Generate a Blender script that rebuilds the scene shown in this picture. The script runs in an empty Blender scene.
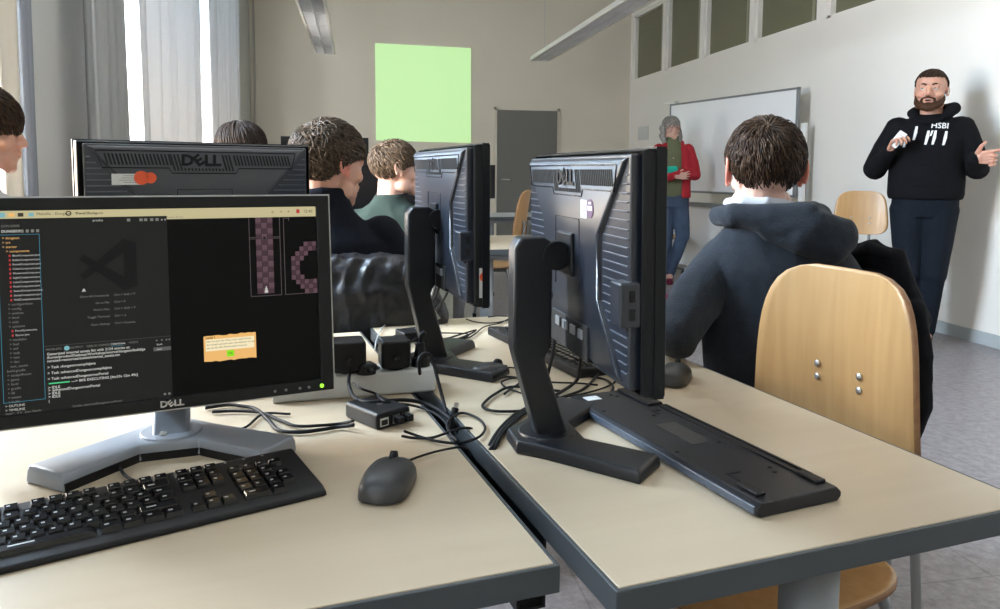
import bpy, bmesh, math, random
from mathutils import Vector, Matrix, noise
V = Vector
PI = math.pi
random.seed(7)
SC = bpy.context.scene
COL = SC.collection

# ------------------------------------------------------------------ camera
cam_d = bpy.data.cameras.new('camera')
cam = bpy.data.objects.new('camera', cam_d)
COL.objects.link(cam)
yaw, pit, rol = math.atan(142 / 756), math.atan(65 / 756), math.radians(.43)
fw = V((math.sin(yaw) * math.cos(pit), math.cos(yaw) * math.cos(pit), -math.sin(pit)))
rt = V((math.cos(yaw), -math.sin(yaw), 0))
up = rt.cross(fw)
rt, up = rt * math.cos(rol) + up * math.sin(rol), up * math.cos(rol) - rt * math.sin(rol)
cam.matrix_world = Matrix(((rt.x, up.x, -fw.x, 0), (rt.y, up.y, -fw.y, 0), (rt.z, up.z, -fw.z, 1.16), (0, 0, 0, 1)))
cam_d.sensor_width = 36
cam_d.lens = 36 * .756
cam_d.shift_y = -.0685
cam_d.clip_start = .05
SC.camera = cam

# ------------------------------------------------------------------ world, daylight, exposure
W = bpy.data.worlds.new('sky')
SC.world = W
W.use_nodes = True
W.node_tree.nodes['Background'].inputs[0].default_value = (.80, .90, 1, 1)
W.node_tree.nodes['Background'].inputs[1].default_value = 5.0
vs = SC.view_settings
vs.view_transform = 'Standard'
vs.look = 'None'
vs.gamma = 1
vs.use_curve_mapping = False
vs.exposure = 0
SC.cycles.max_bounces = 8
SC.cycles.diffuse_bounces = 5
SC.cycles.transparent_max_bounces = 12


def area(name, loc, target, sx, sy, power, col=(1, 1, 1)):
    d = bpy.data.lights.new(name, 'AREA')
    d.shape = 'RECTANGLE'
    d.size, d.size_y = sx, sy
    d.energy = power
    d.color = col
    o = bpy.data.objects.new(name, d)
    COL.objects.link(o)
    o.location = loc
    o.rotation_euler = (V(target) - V(loc)).to_track_quat('-Z', 'Y').to_euler()
    return o


# daylight that falls through the four windows of the left wall
XL, XR, YB, YF, ZC = -1.5, 4.2, 11.42, -3.0, 3.95
WIN = [(-1.9, -.5), (1.9, 3.2), (5.2, 7.15), (7.35, 9.1)]
WZ0, WZ1 = .72, 3.45
for a, b, sky, gnd in [(-1.9, -.5, 62, 14), (1.9, 3.2, 640, 215), (5.2, 7.15, 700, 330), (7.35, 9.1, 420, 250)]:
    m_ = (a + b) / 2
    area('sky_daylight', (XL - .55, m_, 2.75), (2.6, m_ + .2, .35), b - a, 1.9, sky, (.60, .79, 1.0))
    area('ground_daylight', (XL - .5, m_, 1.35), (3.2, m_ + .2, 2.9), b - a, 1.2, gnd * 1.25, (1.0, .84, .66))


# ------------------------------------------------------------------ materials
def mat(name, col, rough=.5, metal=0., bump=0., bscale=40., var=0., vscale=6., spec=.5, emit=0., ecol=None,
        stretch=None, sheen=0., coat=0., sss=0.):
    m = bpy.data.materials.new(name)
    m.use_nodes = True
    nt = m.node_tree
    b = nt.nodes['Principled BSDF']
    c = (*col, 1)
    b.inputs['Base Color'].default_value = c
    b.inputs['Roughness'].default_value = rough
    b.inputs['Metallic'].default_value = metal
    b.inputs['Specular IOR Level'].default_value = spec
    b.inputs['Sheen Weight'].default_value = sheen
    b.inputs['Coat Weight'].default_value = coat
    if sss:
        b.inputs['Subsurface Weight'].default_value = sss
        b.inputs['Subsurface Radius'].default_value = (.012, .004, .002)
        b.inputs['Subsurface Scale'].default_value = 1
    if emit:
        b.inputs['Emission Color'].default_value = (*(ecol or col), 1)
        b.inputs['Emission Strength'].default_value = emit
    tc = nt.nodes.new('ShaderNodeTexCoord')
    mp = nt.nodes.new('ShaderNodeMapping')
    nt.links.new(tc.outputs['Object'], mp.inputs[0])
    if stretch:
        mp.inputs['Scale'].default_value = stretch
    if var:
        n = nt.nodes.new('ShaderNodeTexNoise')
        n.inputs['Scale'].default_value = vscale
        n.inputs['Detail'].default_value = 5
        nt.links.new(mp.outputs[0], n.inputs[0])
        r = nt.nodes.new('ShaderNodeMapRange')
        r.inputs[1].default_value = .3
        r.inputs[2].default_value = .7
        r.inputs[3].default_value = 1 - var
        r.inputs[4].default_value = 1 + var
        nt.links.new(n.outputs[0], r.inputs[0])
        h = nt.nodes.new('ShaderNodeHueSaturation')
        h.inputs['Color'].default_value = c
        nt.links.new(r.outputs[0], h.inputs['Value'])
        nt.links.new(h.outputs[0], b.inputs['Base Color'])
    if bump:
        n2 = nt.nodes.new('ShaderNodeTexNoise')
        n2.inputs['Scale'].default_value = bscale
        n2.inputs['Detail'].default_value = 3
        nt.links.new(mp.outputs[0], n2.inputs[0])
        bp = nt.nodes.new('ShaderNodeBump')
        bp.inputs['Strength'].default_value = bump
        bp.inputs['Distance'].default_value = .01
        nt.links.new(n2.outputs[0], bp.inputs['Height'])
        nt.links.new(bp.outputs[0], b.inputs['Normal'])
    return m


def glassmat(name, tint=(1, 1, 1)):
    m = bpy.data.materials.new(name)
    m.use_nodes = True
    nt = m.node_tree
    nt.nodes.clear()
    o = nt.nodes.new('ShaderNodeOutputMaterial')
    mx = nt.nodes.new('ShaderNodeMixShader')
    t = nt.nodes.new('ShaderNodeBsdfTransparent')
    g = nt.nodes.new('ShaderNodeBsdfGlossy')
    t.inputs[0].default_value = (*tint, 1)
    g.inputs['Roughness'].default_value = .02
    mx.inputs[0].default_value = .06
    nt.links.new(t.outputs[0], mx.inputs[1])
    nt.links.new(g.outputs[0], mx.inputs[2])
    nt.links.new(mx.outputs[0], o.inputs[0])
    return m


def clothmat(name, col, trans=.35):
    m = bpy.data.materials.new(name)
    m.use_nodes = True
    nt = m.node_tree
    nt.nodes.clear()
    o = nt.nodes.new('ShaderNodeOutputMaterial')
    mx = nt.nodes.new('ShaderNodeMixShader')
    d = nt.nodes.new('ShaderNodeBsdfDiffuse')
    t = nt.nodes.new('ShaderNodeBsdfTranslucent')
    d.inputs[0].default_value = (*col, 1)
    t.inputs[0].default_value = (*col, 1)
    mx.inputs[0].default_value = trans
    nt.links.new(d.outputs[0], mx.inputs[1])
    nt.links.new(t.outputs[0], mx.inputs[2])
    nt.links.new(mx.outputs[0], o.inputs[0])
    return m


M = {}
M['wall'] = mat('wall paint', (.66, .61, .51), .85, bump=.05, bscale=120, var=.02, vscale=1.2)
M['wall_r'] = mat('white wall paint', (.81, .775, .72), .8, bump=.05, bscale=120, var=.015, vscale=1.5)
M['wall_l'] = mat('grey wall paint', (.50, .50, .48), .85, bump=.05, bscale=120, var=.02, vscale=1.2)
M['ceil'] = mat('ceiling paint', (.72, .71, .68), .9)
M['base'] = mat('grey skirting', (.42, .45, .46), .5)
M['steel'] = mat('brushed steel', (.55, .56, .57), .35, 1)
M['white'] = mat('white lacquer', (.78, .78, .76), .4)
M['plaw'] = mat('light grey plastic', (.55, .55, .53), .45)
M['black'] = mat('black plastic', (.006, .006, .007), .45, spec=.3)
M['blackg'] = mat('black matte frame', (.006, .007, .008), .34, spec=.35)
M['shell'] = mat('monitor shell plastic', (.011, .015, .025), .32, spec=1.0, bump=.03, bscale=600)
M['shell2'] = mat('monitor stand plastic', (.008, .009, .012), .36, spec=.4, bump=.03, bscale=500)
M['slat'] = mat('monitor vent ridge', (.10, .11, .13), .3)  # paler than the shell: highlights on the ridges painted into the colour
M['slot'] = mat('vent slot black', (.003, .003, .003), .7)
M['silver'] = mat('silver painted plastic', (.27, .29, .32), .36, .35)
M['silver2'] = mat('silver edge', (.55, .55, .53), .35, .3)
M['label'] = mat('white label', (.60, .60, .58), .7, spec=.2)
M['orange'] = mat('orange sticker', (.75, .10, .03), .5)
M['violet'] = mat('dark round sticker', (.12, .06, .12), .5)
M['ink'] = mat('grey ink', (.12, .12, .12), .7)
M['logo'] = mat('chrome logo', (.6, .6, .6), .25, .8)
M['logod'] = mat('dark logo', (.02, .02, .024), .25, .4)
M['edge'] = mat('grey desk edging', (.055, .062, .066), .5)
M['metal'] = mat('grey metal frame', (.24, .25, .26), .42, .4)
M['rubber'] = mat('cable rubber', (.007, .007, .008), .6, spec=.25)
M['cablew'] = mat('grey cable', (.35, .35, .35), .45)
M['port'] = mat('metal port', (.6, .6, .6), .3, 1)
M['key'] = mat('key plastic', (.010, .010, .011), .2)
M['keyl'] = mat('key legend', (.35, .35, .35), .5)
M['pane'] = mat('olive frosted pane', (.15, .145, .09), .25, var=.08, vscale=.8)
M['door'] = mat('grey door leaf', (.155, .155, .14), .55)
M['board'] = mat('whiteboard surface', (.86, .87, .88), .25)
M['glass'] = glassmat('window glass')
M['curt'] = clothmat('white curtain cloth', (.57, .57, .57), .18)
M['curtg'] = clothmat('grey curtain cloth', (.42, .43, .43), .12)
M['louv'] = mat('lamp louvre', (.62, .63, .64), .4, .2)
M['lampb'] = mat('lamp housing', (.72, .70, .64), .45)


def gridfloor():
    m = mat('speckled linoleum', (.30, .27, .27), .38, bump=.02, bscale=60)
    nt = m.node_tree
    b = nt.nodes['Principled BSDF']
    tc = nt.nodes.new('ShaderNodeTexCoord')
    n = nt.nodes.new('ShaderNodeTexNoise')
    n.inputs['Scale'].default_value = 26
    n.inputs['Detail'].default_value = 8
    n.inputs['Roughness'].default_value = .75
    nt.links.new(tc.outputs['Object'], n.inputs[0])
    r = nt.nodes.new('ShaderNodeValToRGB')
    r.color_ramp.elements[0].position = .35
    r.color_ramp.elements[0].color = (.17, .15, .155, 1)
    r.color_ramp.elements[1].position = .68
    r.color_ramp.elements[1].color = (.33, .305, .31, 1)
    nt.links.new(n.outputs[0], r.inputs[0])
    br = nt.nodes.new('ShaderNodeTexBrick')
    br.offset = 0
    br.inputs['Scale'].default_value = 1
    br.inputs['Mortar Size'].default_value = .003
    br.inputs['Brick Width'].default_value = .6
    br.inputs['Row Height'].default_value = .6
    br.inputs['Color1'].default_value = br.inputs['Color2'].default_value = (1, 1, 1, 1)
    br.inputs['Mortar'].default_value = (.72, .72, .72, 1)
    nt.links.new(tc.outputs['Object'], br.inputs[0])
    mx = nt.nodes.new('ShaderNodeMix')
    mx.data_type = 'RGBA'
    mx.blend_type = 'MULTIPLY'
    mx.inputs[0].default_value = 1
    nt.links.new(r.outputs[0], mx.inputs[6])
    nt.links.new(br.outputs[0], mx.inputs[7])
    nt.links.new(mx.outputs[2], b.inputs['Base Color'])
    return m


M['floor'] = gridfloor()


def woodmat(name, c1, c2, axis, scale, rough=.4, coat=0.):
    m = mat(name, c1, rough, coat=coat)
    nt = m.node_tree
    b = nt.nodes['Principled BSDF']
    tc = nt.nodes.new('ShaderNodeTexCoord')
    mp = nt.nodes.new('ShaderNodeMapping')
    s = [scale, scale, scale]
    s[axis] = scale * .07
    mp.inputs['Scale'].default_value = s
    nt.links.new(tc.outputs['Object'], mp.inputs[0])
    n = nt.nodes.new('ShaderNodeTexNoise')
    n.inputs['Scale'].default_value = 1
    n.inputs['Detail'].default_value = 7
    n.inputs['Distortion'].default_value = .4
    nt.links.new(mp.outputs[0], n.inputs[0])
    r = nt.nodes.new('ShaderNodeValToRGB')
    r.color_ramp.elements[0].position = .3
    r.color_ramp.elements[0].color = (*c2, 1)
    r.color_ramp.elements[1].position = .7
    r.color_ramp.elements[1].color = (*c1, 1)
    nt.links.new(n.outputs[0], r.inputs[0])
    nt.links.new(r.outputs[0], b.inputs['Base Color'])
    return m


M['desk'] = woodmat('pale birch laminate', (.52, .43, .31), (.485, .395, .28), 0, 22, .36)
M['ply'] = woodmat('beech plywood', (.52, .305, .125), (.45, .25, .095), 2, 45, .42, .08)
M['plye'] = woodmat('plywood edge', (.30, .15, .06), (.22, .10, .04), 0, 60, .5)
M['skin'] = mat('skin', (.54, .29, .205), .5, bump=.05, bscale=300, var=.05, vscale=25, sss=.25)
M['skin2'] = mat('pale skin', (.62, .38, .30), .5, bump=.05, bscale=300, var=.05, vscale=25, sss=.2)
M['ear'] = mat('backlit ear tint', (.58, .22, .16), .5, sss=.3)  # red of light shining through the ears is put into this colour
M['lip'] = mat('lips', (.48, .20, .16), .45)
M['eyew'] = mat('eye white', (.42, .39, .37), .25)
M['iris'] = mat('iris', (.05, .04, .03), .2)


# ------------------------------------------------------------------ object helpers
def link(name, me, m, parent=None, mats=None):
    o = bpy.data.objects.new(name, me)
    COL.objects.link(o)
    if parent is not None:
        o.parent = parent
    if mats:
        for x in mats:
            me.materials.append(x)
    elif m is not None and not me.materials:
        me.materials.append(m)
    return o


def obj(name, bm, m, parent=None, smooth=False, mats=None, bevel=0., seg=2, nohard=False):
    me = bpy.data.meshes.new(name)
    bmesh.ops.recalc_face_normals(bm, faces=bm.faces)
    bm.to_mesh(me)
    bm.free()
    if smooth:
        for p in me.polygons:
            p.use_smooth = True
    o = link(name, me, m, parent, mats)
    if bevel:
        md = o.modifiers.new('bevel', 'BEVEL')
        md.width = bevel
        md.segments = seg
        md.limit_method = 'ANGLE'
        md.angle_limit = math.radians(35)
        for p in me.polygons:
            p.use_smooth = True
        if not nohard:
            md.harden_normals = True
    return o


def thing(name, label, cat, loc=(0, 0, 0), rz=0., group=None):
    o = bpy.data.objects.new(name, None)
    COL.objects.link(o)
    o.location = loc
    o.rotation_euler = (0, 0, rz)
    o.empty_display_size = .1
    return tag(o, label, cat, group)


def tag(o, label, cat, group=None):
    o['label'] = label
    o['category'] = cat
    if group:
        o['group'] = group
    return o


def struct(o):
    o['kind'] = 'structure'
    return o


def copytree(o, parent=None):
    c = o.copy()
    COL.objects.link(c)
    c.parent = parent
    for ch in list(o.children):
        copytree(ch, c)
    return c


def B():
    return bmesh.new()


def box(bm, x0, x1, y0, y1, z0, z1, mi=0, mtx=None):
    vs_ = [V((x, y, z)) for x in (x0, x1) for y in (y0, y1) for z in (z0, z1)]
    if mtx:
        vs_ = [mtx @ v for v in vs_]
    v = [bm.verts.new(p) for p in vs_]
    for q in ((0, 1, 3, 2), (4, 6, 7, 5), (0, 4, 5, 1), (2, 3, 7, 6), (0, 2, 6, 4), (1, 5, 7, 3)):
        f = bm.faces.new([v[i] for i in q])
        f.material_index = mi
    return v


def prism(bm, pts, d, mi=0, mtx=None, axis=1):
    """polygon pts (a,b) extruded along axis from d[0] to d[1]"""
    def mk(a, b, c):
        p = {0: (c, a, b), 1: (a, c, b), 2: (a, b, c)}[axis]
        p = V(p)
        return mtx @ p if mtx else p
    A = [bm.verts.new(mk(a, b, d[0])) for a, b in pts]
    C = [bm.verts.new(mk(a, b, d[1])) for a, b in pts]
    fs = [bm.faces.new(A), bm.faces.new(C[::-1])]
    n = len(pts)
    for i in range(n):
        fs.append(bm.faces.new((A[i], A[(i + 1) % n], C[(i + 1) % n], C[i])))
    for f in fs:
        f.material_index = mi


def rings(bm, L, closed=True, mi=0):
    """loft rings of equal length (lists of Vectors) with caps"""
    R = [[bm.verts.new(p) for p in r] for r in L]
    n = len(R[0])
    for a, b in zip(R, R[1:]):
        for i in range(n):
            f = bm.faces.new((a[i], a[(i + 1) % n], b[(i + 1) % n], b[i]))
            f.material_index = mi
    if closed:
        bm.faces.new(R[0][::-1]).material_index = mi
        bm.faces.new(R[-1]).material_index = mi
    return R


def cyl(bm, a, b, r, r2=None, n=16, mi=0):
    a, b = V(a), V(b)
    r2 = r if r2 is None else r2
    d = (b - a).normalized()
    q = d.to_track_quat('Z', 'Y')
    rings(bm, [[p + q @ V((rr * math.cos(t * 2 * PI / n), rr * math.sin(t * 2 * PI / n), 0)) for t in range(n)]
               for p, rr in ((a, r), (b, r2))], mi=mi)


def spline(P, k=8):
    P = [V(p) for p in P]
    P = [P[0] * 2 - P[1]] + P + [P[-1] * 2 - P[-2]]
    out = []
    for i in range(1, len(P) - 2):
        a, b, c, d = P[i - 1:i + 3]
        for j in range(k):
            t = j / k
            out.append(.5 * ((2 * b) + (c - a) * t + (2 * a - 5 * b + 4 * c - d) * t * t + (3 * b - a - 3 * c + d) * t ** 3))
    out.append(P[-2])
    return out


def tube(bm, P, r, n=8, k=8, raw=False, mi=0):
    S = [V(p) for p in P] if raw else spline(P, k)
    L = []
    ref = V((0, 0, 1))
    for i, p in enumerate(S):
        d = (S[min(i + 1, len(S) - 1)] - S[max(i - 1, 0)])
        if d.length < 1e-9:
            d = V((0, 0, 1))
        d.normalize()
        u = ref - d * ref.dot(d)
        if u.length < .05:
            u = V((1, 0, 0)) - d * d.x
        u.normalize()
        ref = u
        w = d.cross(u)
        rr = r if not callable(r) else r(i / (len(S) - 1))
        L.append([p + (u * math.cos(a * 2 * PI / n) + w * math.sin(a * 2 * PI / n)) * rr for a in range(n)])
    rings(bm, L, mi=mi)


def sphere(bm, c, r, rot=None, u=20, v=12):
    if not hasattr(r, '__len__'):
        r = (r, r, r)
    m = Matrix.Translation(V(c)) @ (rot.to_4x4() if rot else Matrix()) @ Matrix.Diagonal((*r, 1))
    bmesh.ops.create_uvsphere(bm, u_segments=u, v_segments=v, radius=1, matrix=m)


def textmesh(s, size, extrude=.0004, bold=0., align='CENTER', shear=0., space=1., sx=1.):
    c = bpy.data.curves.new('txt', 'FONT')
    c.body = s
    c.size = size
    c.extrude = extrude
    c.offset = bold
    c.align_x = align
    c.align_y = 'CENTER'
    c.shear = shear
    c.space_character = space
    c.resolution_u = 2
    o = bpy.data.objects.new('txt', c)
    COL.objects.link(o)
    dg = bpy.context.evaluated_depsgraph_get()
    me = bpy.data.meshes.new_from_object(o.evaluated_get(dg))
    bpy.data.objects.remove(o)
    bpy.data.curves.remove(c)
    me.materials.clear()
    if sx != 1:
        me.transform(Matrix.Diagonal((sx, 1, 1, 1)))
    return me


def addmesh(bm, me, mtx, mi=0):
    me.transform(mtx)
    n0 = len(bm.faces)
    bm.from_mesh(me)
    bm.faces.ensure_lookup_table()
    for f in bm.faces[n0:]:
        f.material_index = mi
    bpy.data.meshes.remove(me)


def textobj(name, s, size, mtx, m, parent, **k):
    bm = B()
    addmesh(bm, textmesh(s, size, **k), mtx)
    return obj(name, bm, m, parent)


FACEY = Matrix.Rotation(PI / 2, 4, 'X')          # text readable from -y
FACEYB = Matrix.Rotation(PI, 4, 'Z') @ FACEY     # text readable from +y


def dell(name, size, mtx, m, parent):
    bm = B()
    x = 0
    for ch, w, rz in (('D', .72, 0), ('E', .62, .62), ('L', .54, 0), ('L', .5, 0)):
        me = textmesh(ch, size, .0006, bold=.0022 * size / .02 * .35)
        addmesh(bm, me, mtx @ Matrix.Translation(((x - 1.0) * size, 0, 0)) @ Matrix.Rotation(rz, 4, 'Z') @ Matrix.Diagonal((1.1, 1, 1, 1)))
        x += w
    return obj(name, bm, m, parent)


# ------------------------------------------------------------------ organic shapes
class Blob:
    def __init__(s):
        s.bm = bmesh.new()

    def ell(s, c, r, rot=None):
        sphere(s.bm, c, r, rot, 24, 16)
        return s

    def cap(s, a, b, ra, rb, flat=1., side=None):
        """tapered capsule; flat squashes across 'side'"""
        a, b = V(a), V(b)
        d = (b - a)
        L = d.length
        d = d.normalized()
        u = V(side) if side is not None else (V((0, 0, 1)) if abs(d.z) < .9 else V((1, 0, 0)))
        u = (u - d * u.dot(d)).normalized()
        w = d.cross(u)
        n = 16
        R = []
        for t in (-85, -60, -35, -12):
            t = math.radians(t)
            R.append((a + d * ra * math.sin(t), ra * math.cos(t)))
        for t in (12, 35, 60, 85):
            t = math.radians(t)
            R.append((b + d * rb * math.sin(t), rb * math.cos(t)))
        rings(s.bm, [[p + (u * math.cos(k * 2 * PI / n) * flat + w * math.sin(k * 2 * PI / n)) * r for k in range(n)] for p, r in R])
        return s

    def chain(s, pts, rr, flat=1., side=None):
        for i in range(len(pts) - 1):
            s.cap(pts[i], pts[i + 1], rr[i], rr[i + 1], flat, side)
        return s

    def loft(s, L, n=28, rot=0.):
        """L: (x,y,z,rx,ry[,power]) horizontal rings"""
        R = []
        for q in L:
            x, y, z, rx, ry = q[:5]
            pw = q[5] if len(q) > 5 else 2.3
            ring = []
            for k in range(n):
                t = k * 2 * PI / n
                c, d = math.cos(t), math.sin(t)
                px = rx * math.copysign(abs(c) ** (2 / pw), c)
                py = ry * math.copysign(abs(d) ** (2 / pw), d)
                ca, sa = math.cos(rot), math.sin(rot)
                ring.append(V((x + px * ca - py * sa, y + px * sa + py * ca, z)))
            R.append(ring)
        rings(s.bm, R)
        return s

    def done(s, name, m, parent, voxel=.006, it=6, fold=0., ffreq=14., stretch=(1, 1, 1), mats=None, keep=False, cut=None, fine=0.):
        bmesh.ops.recalc_face_normals(s.bm, faces=s.bm.faces)
        me = bpy.data.meshes.new(name)
        s.bm.to_mesh(me)
        s.bm.free()
        o = bpy.data.objects.new(name, me)
        COL.objects.link(o)
        r = o.modifiers.new('r', 'REMESH')
        r.mode = 'VOXEL'
        r.voxel_size = voxel
        r.use_smooth_shade = True
        if it:
            q = o.modifiers.new('s', 'SMOOTH')
            q.factor = .5
            q.iterations = it
        dg = bpy.context.evaluated_depsgraph_get()
        me2 = bpy.data.meshes.new_from_object(o.evaluated_get(dg))
        bpy.data.objects.remove(o)
        me2.name = name
        me2.materials.clear()
        if fold or fine:
            nn = [v.normal.copy() for v in me2.vertices]
            S = V(stretch)
            for v, nv in zip(me2.vertices, nn):
                p = V((v.co.x * S.x, v.co.y * S.y, v.co.z * S.z)) * ffreq
                w = noise.noise(p + V((3.1, 1.7, .3)) + .6 * noise.noise_vector(p * .5))
                f = (1 - abs(w) * 2.2) * .6 + noise.noise(p * .45) * .8
                v.co += nv * (f * fold)
                if fine:
                    v.co += nv * fine * noise.noise(p * 4)
        for p in me2.polygons:
            p.use_smooth = True
        if mats:
            for x in mats:
                me2.materials.append(x)
        return link(name, me2, m, parent)


def frame_from(face_dir, tilt_up=None):
    """matrix whose -Y axis is the facing direction"""
    f = V(face_dir).normalized()
    y = -f
    z = V(tilt_up) if tilt_up is not None else V((0, 0, 1))
    x = y.cross(z).normalized()
    z = x.cross(y)
    return Matrix((x, y, z)).transposed()


def add_head(bl, C, R, s=1., fat=1., ears=True):
    """C centre at ear level, R 3x3 with -Y facing; s scale"""
    def P(x, y, z):
        return V(C) + R @ (V((x, y, z)) * s)

    def E(x, y, z, a, b, c, rot=None):
        bl.ell(P(x, y, z), (a * s, b * s, c * s), R @ rot if rot else R)
    E(0, .012, .040, .076, .096, .080)
    E(0, .035, .010, .066, .070, .070)
    E(0, -.030, -.008, .064 * fat, .060, .078)
    E(0, -.035, .045, .060, .050, .045)
    E(0, -.042, -.070, .050 * fat, .044, .034)
    E(0, -.074, -.098, .024 * fat, .018, .018)
    E(0, -.064, -.072, .036 * fat, .030, .036)
    E(0, -.070, -.030, .030, .026, .036)
    for q in (-1, 1):
        E(q * .040 * fat, -.064, -.026, .022, .020, .020)
        E(q * .050 * fat, -.020, -.070, .018, .034, .026)
        E(q * .028, -.084, .024, .023, .010, .008)
        E(q * .0305, -.0775, .0115, .018, .0125, .0080)
        E(q * .0305, -.0765, -.0085, .017, .012, .0065)
        bl.cap(P(q * .010, -.102, -.032), P(q * .014, -.096, -.033), .0085 * s, .007 * s)
    bl.cap(P(0, -.083, .016), P(0, -.106, -.027), .0090 * s, .0125 * s)
    E(0, -.086, -.054, .026, .014, .014)
    E(0, -.098, -.0545, .019, .006, .0045)
    E(0, -.095, -.0655, .017, .006, .0055)
    if ears:
        for q in (-1, 1):
            add_ear(bl, P, R, q, s)
    return P


def add_ear(bl, P, R, q, s=1.):
    e = []
    for t in range(0, 11):
        a = math.radians(-60 + t * 27)
        e.append(P(q * (.083 + .010 * math.cos(a) * .3 + .004), .016 + .017 * math.cos(a) + .004 * math.sin(a), .000 + .030 * math.sin(a)))
    bl.chain(e, [.0038 * s] * len(e))
    bl.ell(P(q * .081, .012, .0), (.005 * s, .015 * s, .026 * s), R @ Matrix.Rotation(q * -.35, 3, 'Z'))
    bl.ell(P(q * .083, .002, -.025), (.005 * s, .008 * s, .010 * s), R)


def ear_obj(name, P, R, q, m, parent, s=1.):
    b = Blob()
    add_ear(b, P, R, q, s * 1.04)
    return b.done(name, m, parent, .0022, 3)


def face_bits(P, R, parent, s=1., brow=None, look=(0, -1, 0), mouth_open=.0):
    for q in (-1, 1):
        bm = B()
        sphere(bm, P(q * .030, -.0755, .002), .0125 * s, None, 16, 10)
        e = obj('eye', bm, M['eyew'], parent, True)
        bm = B()
        d = (R @ V(look)).normalized()
        sphere(bm, P(q * .030, -.0755, .002) + d * .0080 * s, .0058 * s, None, 12, 8)
        obj('iris', bm, M['iris'], e, True)
        if brow:
            bm = B()
            tube(bm, [P(q * .014, -.0935, .021), P(q * .030, -.0935, .027), P(q * .047, -.082, .022)], .0042 * s, 6, 5)
            obj('eyebrow', bm, brow, parent, True)
    bm = B()
    sphere(bm, P(0, -.0990, -.0545), (.019 * s, .0045 * s, .0030 * s), R, 16, 8)
    sphere(bm, P(0, -.0970, -.0645 - mouth_open), (.016 * s, .0045 * s, .0038 * s), R, 16, 8)
    obj('lips', bm, M['lip'], parent, True)
    if mouth_open:
        bm = B()
        sphere(bm, P(0, -.1005, -.060 - mouth_open * .5), (.015 * s, .003 * s, mouth_open * s), R, 14, 8)
        obj('mouth', bm, M['slot'], parent, True)


def hairmat(name, c1, c2, rough=.42, scale=90):
    m = mat(name, c1, rough, spec=.15)
    nt = m.node_tree
    b = nt.nodes['Principled BSDF']
    tc = nt.nodes.new('ShaderNodeTexCoord')
    n = nt.nodes.new('ShaderNodeTexNoise')
    n.inputs['Scale'].default_value = scale
    n.inputs['Detail'].default_value = 3
    nt.links.new(tc.outputs['Object'], n.inputs[0])
    r = nt.nodes.new('ShaderNodeValToRGB')
    r.color_ramp.elements[0].position = .35
    r.color_ramp.elements[0].color = (*c2, 1)
    r.color_ramp.elements[1].position = .68
    r.color_ramp.elements[1].color = (*c1, 1)
    nt.links.new(n.outputs[0], r.inputs[0])
    nt.links.new(r.outputs[0], b.inputs['Base Color'])
    return m


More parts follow.
